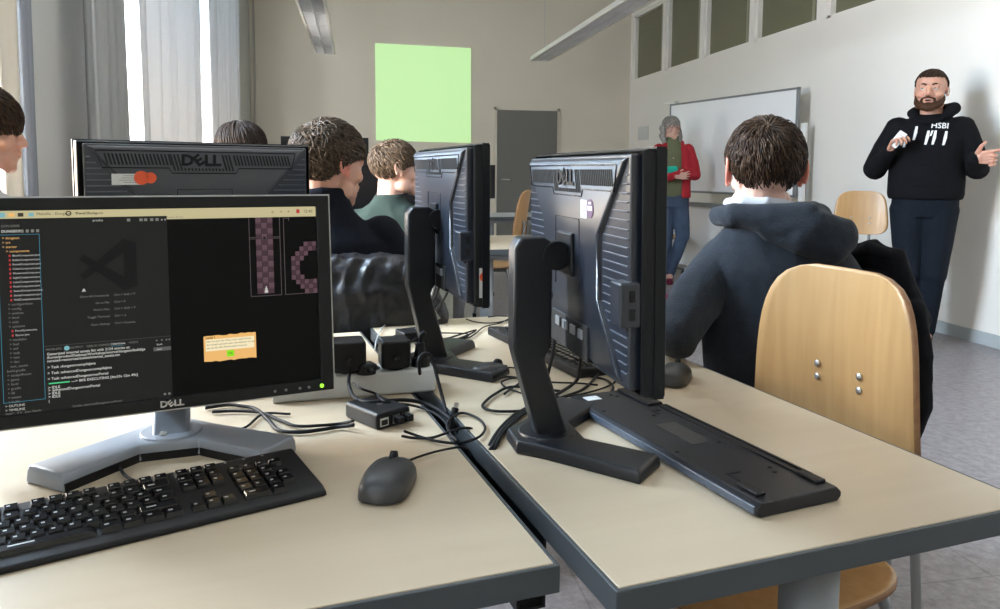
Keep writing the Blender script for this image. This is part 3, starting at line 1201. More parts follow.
        hz = zb + .155 * math.cos(tilt)     # hinge height
        yo = .024 if off[1] < .06 else 0
        hw = .020 if not silver else .026
        bm = B()
        prism(bm, [(-.042, .018), (.008, .018), (.044 + yo, hz - .150), (.047 + yo, hz - .138), (.047 + yo, hz + .012), (.037 + yo, hz + .028), (.000 + yo, hz + .028), (-.013 + yo, hz + .020), (-.013 + yo, hz - .138), (-.002 + yo, hz - .155)],
              (-hw, hw), axis=0)
        obj('stand_neck', bm, SM, t, bevel=.006, seg=3)
        bm = B(); 
        hingey = -off[1] + .055 + .155 * math.sin(tilt)
        cyl(bm, (-.024, -.018 + yo, hz), (.024, -.018 + yo, hz), .022, n=24); box(bm, -.018, .018, min(hingey, yo - .006), yo - .005, hz - .016, hz + .016)
        obj('hinge', bm, M['black'], t, bevel=.002)
    return t, PMx, scr


M['dscreen'] = mat('dark screen', (.006, .006, .007), .25)
SCRM = mat('lit screen black', (.004, .004, .004), .5, spec=.08, emit=.0025, ecol=(1, 1, .95))
st1 = [(-.074, .228, .012, .013, 'label', False), (-.100, .230, .0135, 0, 'violet', True)]
monitor('black monitor seen from behind, largest of them, with white and dark round stickers', (.271, 1.104), 1.621, (-.001, .093), .140, .015, 1.621, sticker=st1)
t2, P2, _ = monitor('black monitor seen from behind, turned beside the farther green-shirted boy', (.145, 1.608), 1.715, (.025, .072), .161, .005, 1.715)
bm = B(); cyl(bm, (-.2368, .013, .058), (-.2378, .013, .058), .0088, n=24); bmesh.ops.transform(bm, matrix=P2, verts=bm.verts); s_ = obj('round_sticker', bm, M['orange'], t2)
bm = B(); box(bm, -.2372, -.2364, .004, .022, .018, .075); bmesh.ops.transform(bm, matrix=P2, verts=bm.verts); obj('paper_sticker', bm, M['label'], t2)
s3 = [(.150, .233, .026, .011, 'label', False), (.122, .236, .014, 0, 'orange', True), (.105, .236, .011, 0, 'orange', True)]
hub3 = V((-.336, 1.722, 0)) + V((-math.sin(3.564), math.cos(3.564), 0)) * .08
monitor('dark monitor on the far desk before the grey door', (1.02, 7.05), .05, (0, .08), .165, .0, .05, simple=True)
monitor('dark monitor behind the head of the boy in green', (.18, 4.13), .1, (0, .08), .155, .0, .1, simple=True)
monitor('dark monitor raised high behind the head of the boy in black', (-.185, 4.42), .1, (0, .08), .29, .0, .1, simple=True)
M4 = monitor('black monitor back with white and orange stickers behind the lit monitor', (hub3.x, hub3.y), 3.564, (0, .080), .165, 0, 3.564, sticker=s3)
hubF = V((-.267, 1.144, 0)) + V((-math.sin(.282), math.cos(.282), 0)) * .055
FT, FP, FS = monitor('lit monitor with silver stand showing code and a dungeon game', (hubF.x, hubF.y), .282, (0, .055), .071, .074, .172, silver=True, lit=True)


# ---- picture on the lit monitor
def em(name, c, s=1.):
    return mat(name, (.006, .006, .006), .5, emit=s, ecol=c, spec=.12)


EM = {'cream': em('screen cream', (.60, .53, .30), .9), 'code': em('screen editor grey', (.0135, .0135, .0125), 1.), 'blue': em('screen blue', (.07, .30, .42), .8),
      'txt': em('screen white text', (.75, .75, .70), .75), 'dim': em('screen dim text', (.28, .28, .25), .7), 'red': em('screen red', (.6, .05, .05), .8),
      'green': em('screen green', (.10, .75, .30), .8), 'logo': em('screen logo black', (.006, .006, .006), 1.), 'brick': em('screen brick', (.125, .07, .085), .9),
      'brick2': em('screen brick dark', (.065, .033, .045), .9), 'wallg': em('screen room wall', (.17, .13, .14), .9), 'parch': em('screen parchment', (.85, .48, .16), 1.),
      'parchl': em('screen paper', (.92, .80, .52), 1.), 'btn': em('screen button', (.30, .85, .02), .9), 'ink': em('screen ink', (.05, .04, .03), 1.), 'icon': em('screen icon blue', (.25, .55, .60), .8),
      'term': em('screen terminal', (.012, .012, .012), 1.), 'led': em('led green', (.35, .9, .05), 1.6), 'sel': em('screen row grey', (.10, .10, .095), 1.)}


class Scr:
    def __init__(s):
        s.b = {}

    def r(s, k, x0, x1, z0, z1, lv=0):
        bm = s.b.setdefault((k, lv), B())
        y = .0048 - .00012 * lv
        box(bm, x0, x1, y - .00006, y, z0, z1)

    def t(s, k, txt, x, z, size, lv=3, align='LEFT', bold=0.):
        bm = s.b.setdefault((k, lv), B())
        addmesh(bm, textmesh(txt, size, 0.00002, align=align, bold=bold), Matrix.Translation((x, .0048 - .00012 * lv, z)) @ FACEY)


S = Scr()
S.r('cream', -.2165, .2165, .2765, .2925)
S.r('code', -.2165, .0, .018, .2815, 1)
S.r('icon', -.2045, -.198, .283, .290, 1); S.r('parch', -.194, -.187, .284, .289, 1); S.r('ink', -.1835, -.177, .284, .289, 1); S.r('icon', -.171, -.165, .284, .289, 2)
S.t('ink', 'Makefile - Dungeon - Visual Studio', -.162, .2872, .0052, 2); S.t('ink', 'Portal Dungeon', -.115, .2872, .0052, 2)
S.t('ink', 'O', -.128, .287, .0095, 2, bold=.0003)
S.t('dim', 'Produs Portal', -.0, .2795, .004, 2)
for x, ch in ((.150, 'o'), (.163, '='), (.174, '+'), (.204, '12:40')):
    S.t('ink', ch, x, .2845, .0065, 2, 'CENTER')
S.r('red', .186, .191, .282, .288, 2)
S.t('txt', 'produs', -.095, .2770, .0045)
for x in (-.052, -.036, -.030, -.022, -.015):
    S.r('dim', x, x + .0042, .2745, .2785, 3)
for x, ch in ((-.011, '-'), (-.006, 'o'), (-.0015, 'x')):
    S.t('txt', ch, x - .002, .2765, .005)
# sidebar
S.t('dim', 'EXPLORER', -.203, .2715, .0045); S.t('txt', 'DUNGEON', -.203, .2645, .0048, bold=.0001)
for x in (-.181, -.175, -.169, -.163):
    S.r('dim', x, x + .0035, .2625, .2665, 3)
for q in ((-.2078, -.2072, .0345, .2600), (-.1600, -.1594, .0345, .2600), (-.2078, -.1594, .0345, .0351), (-.2078, -.1594, .2596, .2602)):
    S.r('blue', *q, 3)
tree = ['> dungeon', '> src', '> starter', '> components', 'BlockComponent.java', 'BulletComponent.java', 'PortalComponent.java', 'CubeComponent.java', 'MovementComp.java',
        'LightComponent.java', 'LaserComponent.java', 'PushComponent.java', 'SwitchComponent.java', 'StickyComponent.java', 'WallComponent.java', '> configuration', '> config', '> entities', '> level',
        '> utils', '> systems', 'PortalSystem.java', 'Starter.java', '> modules', '> hud', '> util', '> task', '> test', '> doc', 'test_assets', 'build.gradle', '> escapeRoom', '> game', '> level', '> gradle', '> lib',
        '> assets', '> build']
for k, s_ in enumerate(tree):
    z_ = .2555 - k * .00595
    ind = .004 + (.004 if 2 < k < 4 else 0) + (.008 if 3 < k < 15 or k in (21, 22) else (.004 if 4 < k < 30 else 0))
    if s_.endswith('.java'):
        S.r('red', -.2065 + ind - .001, -.2065 + ind + .001, z_ - .0015, z_ + .0015, 3)
        S.t('txt', s_, -.2035 + ind, z_, .0036)
    else:
        S.t('parch' if k < 4 else 'dim', s_, -.2065 + ind, z_, .0046)
S.t('txt', '> OUTLINE', -.206, .0300, .0045); S.t('txt', '> TIMELINE', -.206, .0245, .0045)
S.t('dim', 'main*   0 0   Java: Ready', -.206, .0200, .0042)
S.t('dim', 'Gradle: advancedDungeon:runPortal', -.128, .0202, .0042)
# editor watermark (dark ribbon mark)
bm = S.b.setdefault(('logo', 3), B())
y_ = .0044
prism(bm, [(-.058, .2500), (-.0415, .2440), (-.0415, .1830), (-.058, .1765)], (y_ - .0001, y_), axis=1)
prism(bm, [(-.058, .2500), (-.113, .2010), (-.108, .1945), (-.058, .2300)], (y_ - .0001, y_), axis=1)
prism(bm, [(-.058, .1765), (-.113, .2230), (-.108, .2300), (-.058, .1965)], (y_ - .00018, y_ - .0001), axis=1)
for z_, a, b in ((.1710, 'Show All Commands', 'Ctrl + Shift + P'), (.1610, 'Go to File', 'Ctrl + P'), (.1515, 'Find in Files', 'Ctrl + Shift + F'), (.1415, 'Toggle Terminal', 'Ctrl + ö'), (.1310, 'Open Settings', 'Ctrl + Komma')):
    S.t('dim', a, -.078, z_, .0042, align='RIGHT'); S.t('dim', b, -.072, z_, .0044)
S.t('txt', '^', -.111, .1785, .009, bold=.0004)
# terminal
S.r('sel', -.1590, -.0002, .1062, .1066, 2)
for x, s_ in ((-.157, 'PROBLEMS'), (-.128, 'OUTPUT'), (-.108, 'DEBUG CONSOLE'), (-.078, 'TERMINAL'), (-.055, 'PORTS')):
    S.t('txt' if s_ == 'TERMINAL' else 'dim', s_, x, .1015, .0040)
S.r('blue', -.078, -.062, .0985, .0990, 3)
S.t('icon', 'o', -.1345, .1022, .009, bold=.0012)
for x in (-.020, -.013, -.007, -.003):
    S.r('dim', x, x + .002, .1005, .1025, 3)
S.r('sel', -.0235, -.0003, .0860, .0915, 3); S.t('txt', 'bash', -.019, .0955, .0042, 4); S.t('txt', 'java', -.019, .0888, .0042, 4)
T = [(.0952, 'Generated internal assets list with 2124 entries at:'), (.0905, '/home/produs/Desktop/Workshop/source/dungeon/build/ge'), (.0858, 'nerated-resources/assets/internal_assets.txt'),
     (.0770, '> Task :dungeon:compileJava'), (.0690, '> Task :advancedDungeon:compileJava'), (.0612, '> Task :advancedDungeon:runPortal'), (.0492, '> IDLE'),
     (.0455, '> :advancedDungeon:runPortal'), (.0410, '> IDLE'), (.0365, '> IDLE'), (.0310, '|')]
for z_, s_ in T:
    S.t('txt', s_, -.156, z_, .0050, bold=.00008)
S.r('green', -.155, -.130, .0540, .0558, 3); S.t('txt', '---> 80% EXECUTING [4m33s 12m 49s]', -.128, .0550, .0050, bold=.00008)
S.r('dim', -.012, -.009, .0210, .024, 3); S.r('dim', -.006, -.003, .0210, .024, 3)
# dungeon: corridor of bricks and room outlines
bx0, bx1 = .1236, .1494
nb, rows = 3, 14
for j in range(rows):
    for i in range(nb):
        x0 = bx0 + (bx1 - bx0) * i / nb
        zz = .1590 + (.2765 - .1590) * j / rows
        S.r('brick' if (i + j) % 2 else 'brick2', x0 + .0002, x0 + (bx1 - bx0) / nb - .0003, zz + .0003, zz + .0078, 2)
        S.r('wallg', x0 + .0002, x0 + (bx1 - bx0) / nb - .0003, zz + .0078, zz + .0082, 2)
for q in ((.1140, .1146, .1560, .2765), (.1595, .1601, .1560, .2765), (.1140, .1601, .1556, .1562), (.1146, .1236, .2455, .2461), (.1494, .1595, .2455, .2461), (.1146, .1236, .2435, .2439),
          (.1494, .1595, .2435, .2439), (.1655, .1661, .1560, .2745), (.1655, .2150, .1556, .1562), (.1661, .1740, .2742, .2748), (.1736, .1742, .2700, .2765)):
    S.r('wallg', *q, 2)
S.r('term', .1345, .1385, .2425, .2468, 3); S.r('txt', .1355, .1385, .1625, .1680, 3); S.r('txt', .1345, .1395, .1605, .1640, 3); S.r('txt', .1362, .1378, .168, .1705, 3)
cells = [(5, 0), (4, 0), (3, 0), (5, 1), (4, 1), (3, 1), (2, 1), (3, 2), (2, 2), (1, 2), (1, 3), (0, 3), (2, 3), (0, 4), (1, 4), (0, 5), (1, 5), (0, 6), (1, 6), (2, 7), (1, 7), (0, 7), (3, 8), (2, 8), (1, 8), (4, 8), (5, 8), (2, 9), (3, 9), (4, 9), (5, 9), (3, 10), (4, 10), (5, 10)]
for i, j in cells:
    x0 = .1760 + i * .0066; zz = .2370 - j * .0074
    S.r('brick' if (i + j) % 2 else 'brick2', x0, x0 + .0062, zz - .0070, zz, 4)
# dialog
bm = S.b.setdefault(('parch', 2), B())
rnd = random.Random(3)
top = [(.0444 + i * .0748 / 14, .1015 + rnd.uniform(-.0009, .0009)) for i in range(15)]
bot = [(.1192 - i * .0748 / 14, .0628 + rnd.uniform(-.0009, .0009)) for i in range(15)]
prism(bm, top + bot, (.00446, .00456), axis=1)
S.r('parchl', .047, .1165, .0785, .0960, 3)
S.t('ink', 'Level 1', .0475, .0985, .0046, 4, bold=.0001)
for k, s_ in enumerate(('Hier ist doch die Wand nicht stabil! Drück', 'den Knopf und sieh nach, was dahinter ist und', 'wie du mit dem Portal weiter kommst.')):
    S.t('ink', s_, .0482, .0928 - k * .0048, .0037, 4)
S.r('btn', .0765, .0870, .0680, .0775, 4); S.t('ink', 'OK', .0817, .0728, .0045, 5, 'CENTER')
NAMES = {'cream': 'task_bar', 'code': 'editor_window', 'txt': 'screen_text', 'dim': 'screen_text', 'ink': 'screen_text', 'logo': 'editor_mark', 'brick': 'dungeon_tiles', 'brick2': 'dungeon_tiles', 'wallg': 'dungeon_walls',
         'parch': 'game_dialog', 'parchl': 'game_dialog', 'btn': 'dialog_button'}
for (k, lv), bm in S.b.items():
    bmesh.ops.transform(bm, matrix=FP, verts=bm.verts)
    obj('room_tiles' if lv == 4 and k.startswith('brick') else ('corridor_tiles' if k.startswith('brick') else NAMES.get(k, 'screen_element')), bm, EM[k], FS)
dell('maker_logo', .0125, FP @ Matrix.Translation((0, -.0006, .0085)) @ FACEY, M['logo'], FT)
for x in (.1443, .1609, .1823, .1963):
    bm = B(); cyl(bm, (x, .0005, .0082), (x, -.0012, .0082), .0022, n=14); bmesh.ops.transform(bm, matrix=FP, verts=bm.verts); obj('button', bm, M['metal'], FT)
bm = B(); cyl(bm, (.2165, .0005, .0082), (.2165, -.0014, .0082), .0032, n=16); bmesh.ops.transform(bm, matrix=FP, verts=bm.verts); obj('power_light', bm, EM['led'], FT)


# ================================================================== KEYBOARDS, MICE
def keycap(w, d=.0165, h=.0068):
    bm = B()
    a, b = w / 2 - .0008, d / 2 - .0008
    L = [[V((x * k, y * k + o, z_)) for x, y in ((-a, -b), (a, -b), (a, b), (-a, b))] for z_, k, o in ((0, 1, 0), (h * .8, .86, .0006), (h, .80, .0008))]
    rings(bm, L)
    me = bpy.data.meshes.new('key')
    bmesh.ops.recalc_face_normals(bm, faces=bm.faces)
    L0 = (-a * .55, -a * .1)
    box(bm, L0[0], L0[1], b * .1, b * .45, h - .0001, h + .00012, 1)
    bm.to_mesh(me); bm.free()
    me.materials.append(M['key']); me.materials.append(M['keyl'])
    return me


KM = {}


def keyboard(label, loc, rz, group=None, L=.455, D=.150, z=.74, limit=104, feet=True):
    t = thing('computer_keyboard', label, 'keyboard', (loc[0], loc[1], z), rz, group)
    bm = B()
    prof = [(0, .002), (.003, .0), (D, .0), (D, .019), (D - .004, .0215), (D - .007, .0215), (.016, .0110), (.003, .0070)]
    prism(bm, prof, (-L / 2, L / 2), axis=0)
    obj('case', bm, M['black'], t, bevel=.003)
    pr = .0180
    x0 = -L / 2 + .016
    rows = []
    y0 = .026
    def R(r, xs):
        for x, w in xs:
            rows.append((x0 + x * pr + w * pr / 2, y0 + r * pr + (.003 if r == 5 else 0), w))
    R(0, [(0, 1.25), (1.25, 1.25), (2.5, 1.25), (3.75, 6.25), (10, 1.25), (11.25, 1.25), (12.5, 1.25), (13.75, 1.25)])
    R(1, [(0, 1.25)] + [(1.25 + i, 1) for i in range(11)] + [(12.25, 2.75)])
    R(2, [(0, 1.75)] + [(1.75 + i, 1) for i in range(12)] + [(13.75, 1.25)])
    R(3, [(0, 1.5)] + [(1.5 + i, 1) for i in range(12)] + [(13.5, 1.5)])
    R(4, [(i, 1) for i in range(13)] + [(13, 2)])
    R(5, [(0, 1), (2, 1), (3, 1), (4, 1), (5, 1), (6.5, 1), (7.5, 1), (8.5, 1), (9.5, 1), (11, 1), (12, 1), (13, 1), (14, 1)])
    n = 15.4
    R(0, [(n, 1), (n + 1, 1), (n + 2, 1)]); R(1, [(n + 1, 1)])
    R(3, [(n, 1), (n + 1, 1), (n + 2, 1)]); R(4, [(n, 1), (n + 1, 1), (n + 2, 1)]); R(5, [(n, 1), (n + 1, 1), (n + 2, 1)])
    n = 18.8
    R(0, [(n, 2), (n + 2, 1)])
    for r in (1, 2, 3):
        R(r, [(n, 1), (n + 1, 1), (n + 2, 1)])
    R(4, [(n + i, 1) for i in range(4)])
    R(2, [(n + 3, 1)]); R(1, [(n + 3, 1)])
    rows.sort(key=lambda q: -q[0])
    sl = math.atan2(.0105, D - .023)
    rest = B()
    for k, (x, y, w) in enumerate(rows):
        zz = .0102 + (y - .016) * math.tan(sl)
        if w not in KM:
            KM[w] = keycap(w * pr)
        if k < 100:
            o = bpy.data.objects.new('key', KM[w]); COL.objects.link(o); o.parent = t
            o.location = (x, y, zz); o.rotation_euler = (sl, 0, 0)
        else:
            me = KM[w].copy(); me.transform(Matrix.Translation((x, y, zz)) @ Matrix.Rotation(sl, 4, 'X')); rest.from_mesh(me); bpy.data.meshes.remove(me)
    if len(rows) > 100:
        o = obj('key', rest, None, t, mats=[M['key'], M['keyl']]); o['kind'] = 'stuff'
    else:
        rest.free()
    if feet:
        pass
    for x in (.36, .385, .41):
        bm = B(); sphere(bm, (-L / 2 + x, D - .009, .0213), (.0022, .0012, .0006), None, 8, 6); obj('status_light', bm, M['keyl'], t)
    return t


# front keyboard: right end at (-.043,.972)-(-.10,1.10)
kd = V((.9635, .268, 0)); ka = math.atan2(-.06, .0) 
krz = math.atan2(.972 - .839 + .0, -.043 + .372) * 0 + math.radians(23.5)
ke1 = V((math.cos(krz), math.sin(krz), 0))
kc = V((-.042, .968, 0)) - ke1 * .2275
keyboard('black computer keyboard lying in front of the silver monitor stand', (kc.x, kc.y), krz, D=.139)
# keyboard behind the largest monitor, turned to its user on the right
keyboard('black computer keyboard lying behind the largest monitor', (.515, 1.705), math.radians(90 + 14), D=.140)


def mouse(label, loc, rz, z=.74, L=.112, Wd=.064, H=.036):
    t = thing('computer_mouse', label, 'mouse', (loc[0], loc[1], z), rz)
    bm = B()
    R = []
    for k in range(13):
        a = k / 12
        y = -L / 2 + L * (1 - math.cos(a * PI)) / 2
        s = max(.05, math.sin(a * PI) ** .42)
        hh = H * (math.sin(min(1, a * 1.02) * PI) ** .55) * (1.05 - .28 * a)
        w = Wd / 2 * s * (1 + .05 * math.cos(a * 2 * PI))
        ring = []
        for j in range(20):
            th = j / 20 * 2 * PI
            cx_, sz = math.cos(th), math.sin(th)
            x = w * math.copysign(abs(cx_) ** .75, cx_)
            z_ = (hh * max(0, sz) ** .8) if sz > 0 else 0
            ring.append(V((x, y, .004 + max(z_, 0) if sz > 0 else .002 + .002 * (1 + sz))))
        R.append(ring)
    rings(bm, R)
    obj('shell', bm, M['mousem'], t, True)
    bm = B(); cyl(bm, (-.004, L * .27, H * .80), (.004, L * .27, H * .80), .0105, n=20); obj('scroll_wheel', bm, M['rubber'], t, True)
    bm = B()
    pts = [V((0, y_ * L, 0)) for y_ in ()]
    tube(bm, [(0, L * .48, H * .33), (0, L * .40, H * .70), (0, L * .2, H * .955), (0, L * .08, H * 1.03)], .0009, 6, 5)
    obj('button_seam', bm, M['slot'], t)
    bm = B(); cyl(bm, (0, L * .46, .012), (0, L * .56, .012), .004, .0025, n=10); obj('cable_boot', bm, M['rubber'], t)
    return t


M['mousem'] = mat('mouse plastic', (.035, .036, .037), .42)
mouse('dark grey computer mouse beside the front keyboard', (.036, .980), math.radians(-16), H=.036, Wd=.070)
mouse('black computer mouse half hidden behind the largest monitor edge', (.625, 1.405), math.radians(-35))
mouse('small dark mouse at the foot of the smaller monitor back', (.262, 1.505), math.radians(-60), L=.085, Wd=.05, H=.026)

# ---- face-down keyboard
t = thing('computer_keyboard', 'black keyboard lying face down near the right desk front', 'keyboard', (.488, 1.062, .74), math.radians(-90 + 13.0))
# local x runs along its length toward the camera, y across
L, D = .478, .142
bm = B()
R = []
for x, s in ((-L / 2, .97), (-L / 2 + .006, 1.), (L / 2 - .006, 1.), (L / 2, .97)):
    R.append([V((x, y * s, z_)) for y, z_ in ((-D / 2, .006), (-D / 2 + .006, .0), (D / 2 - .006, .0), (D / 2, .006), (D / 2, .012), (D / 2 - .008, .019), (-D / 2 + .008, .019), (-D / 2, .013))])
rings(bm, R)
obj('case', bm, M['shell2'], t, bevel=.002)
bm = B(); box(bm, -L / 2 + .004, L / 2 - .004, -D / 2 - .0005, -D / 2 + .006, .003, .0145); obj('side_strip', bm, mat('blue reflection strip', (.06, .075, .10), .25), t, bevel=.002)  # blue reflection along the case edge painted as the strip's colour
bm = B(); box(bm, -.222, -.200, -.050, -.022, .0186, .0196); obj('white_label', bm, M['label'], t)
bm = B(); box(bm, -.235, -.135, .030, .060, .0185, .0235); obj('cable_channel_cover', bm, M['black'], t, bevel=.002)
bm = B(); box(bm, -.130, .195, .046, .052, .0185, .0210); box(bm, -.130, .195, .060, .064, .0185, .0210); obj('cable_channel', bm, M['black'], t)
bm = B(); box(bm, -.050, .045, -.016, .022, .0186, .0197); obj('recess_plate', bm, mat('rating plate', (.018, .018, .02), .15), t, bevel=.001)
for x, y in ((-.215, .005), (-.205, .012), (-.14, -.055), (-.09, .010), (.05, .028), (.06, -.055), (-.02, .062), (.155, .028), (.17, .022), (.20, -.058), (.215, .058)):
    bm = B(); cyl(bm, (x, y, .0186), (x, y, .0198), .0034, n=12); obj('screw_hole', bm, M['slot'], t)
for y in (-.048, .052):
    bm = B(); box(bm, .185, .222, y - .008, y + .008, .0186, .0235); obj('flip_foot', bm, M['black'], t, bevel=.002)
for q in ((-.112, -.092, .020, .024), (-.112, -.108, .020, .036), (.150, .176, -.044, -.041), (.150, .153, -.044, -.020)):
    bm = B(); box(bm, q[0], q[1], q[2], q[3], .0186, .0200); obj('moulded_rib', bm, M['black'], t)

# ================================================================== POWER STRIP, ADAPTERS, SMALL COMPUTER
SR = math.radians(6)
sc = V((-.035, 1.425, 0))
t = thing('power_strip', 'long white power strip lying behind the lit monitor', 'power strip', (sc.x, sc.y, .74), SR)
bm = B(); box(bm, -.125, .175, -.036, .036, .0, .045); o = obj('housing', bm, M['plaw'], t, bevel=.006, seg=3)
for x in (-.06, -.0, .055, .105, .150):
    bm = B(); cyl(bm, (x, 0, .0445), (x, 0, .0455), .019, n=24); obj('socket', bm, M['black'], t)
bm = B(); tube(bm, [(-.125, 0, .022), (-.20, .02, .012), (-.28, .05, .006), (-.36, .06, .006)], .0042, 8); obj('mains_cord', bm, M['label'], t, True)


def adapter(label, c, rz, sx, sy, sz, z=.785):
    t = thing('power_adapter', label, 'power adapter', (c[0], c[1], z), rz)
    bm = B(); box(bm, -sx, sx, -sy, sy, .004, sz); obj('casing', bm, M['black'], t, bevel=.007, seg=3)
    bm = B(); cyl(bm, (0, 0, 0), (0, 0, .006), .018, n=20); obj('plug_base', bm, M['rubber'], t)
    bm = B(); cyl(bm, (0, -sy, sz * .45), (0, -sy - .014, sz * .42), .006, .004, n=12); obj('strain_relief', bm, M['rubber'], t)
    return t


adapter('large black power adapter plugged in right beside the lit monitor', (-.022, 1.413), SR, .032, .030, .062)
adapter('small flat black plug between the two big adapters', (.012, 1.395), SR + .3, .017, .018, .020)
adapter('square black power adapter near the right end of the white strip', (.065, 1.425), SR, .028, .027, .058)
tt = thing('power_plug', 'round black plug at the right end of the white strip', 'plug', (.115, 1.435, .785), SR)
bm = B(); cyl(bm, (0, 0, 0), (0, 0, .018), .019, .016, n=24); cyl(bm, (0, 0, .018), (0, 0, .046), .013, .008, n=16); obj('plug_body', bm, M['rubber'], tt, True, bevel=.002)
bm = B()
tube(bm, [(0, 0, .044), (.002, 0, .058), (.008, -.004, .066)], .0045, 8); obj('cord_boot', bm, M['rubber'], tt, True)

# small computer box
t = thing('mini_computer', 'small black computer box with network port beside the mouse', 'small computer', (.029, 1.262, .74), math.radians(-56))
bm = B(); box(bm, -.048, .048, -.034, .034, .0, .028); obj('case', bm, M['black'], t, bevel=.006, seg=3)
for y, w, h_ in ((-.021, .008, .0135),):
    bm = B(); box(bm, .0475, .0492, y - w, y + w, .006, .006 + h_); pp = obj('network_port', bm, M['port'], t)
    bm = B(); box(bm, .0488, .0496, y - w + .002, y + w - .002, .008, .006 + h_ - .003); obj('port_opening', bm, M['slot'], pp)
for y in (.003, .022):
    bm = B(); box(bm, .0475, .0492, y - .007, y + .007, .006, .020); pp = obj('usb_port', bm, M['port'], t)
    bm = B(); box(bm, .0488, .0640, y - .0055, y + .0055, .0075, .0185); obj('usb_plug', bm, M['rubber'], pp, bevel=.001)
bm = B(); cyl(bm, (.005, 0, .0278), (.005, 0, .0284), .005, n=16); obj('round_mark', bm, M['mousem'], t)
t = thing('mini_computer', 'small black box at the far end between the smaller monitor stand and desk edge', 'small computer', (.130, 1.860, .74), math.radians(20))
bm = B(); box(bm, -.035, .035, -.03, .03, .0, .026); obj('case', bm, M['black'], t, bevel=.004)
bm = B(); box(bm, -.010, .010, -.0308, -.0295, .006, .018); obj('port_opening', bm, M['slot'], t)

# ---- loose plug end standing off the gap
t = thing('cable_plug', 'black display cable plug with metal tip sticking up over the gap', 'cable plug', (.152, 1.255, .72), 0)
bm = B(); cyl(bm, (0, .0, .0), (.010, .012, .032), .0055, .0065, n=10); obj('grip', bm, M['rubber'], t, bevel=.001)
bm = B(); cyl(bm, (.010, .012, .032), (.0125, .015, .040), .0045, n=4); obj('metal_tip', bm, M['port'], t)
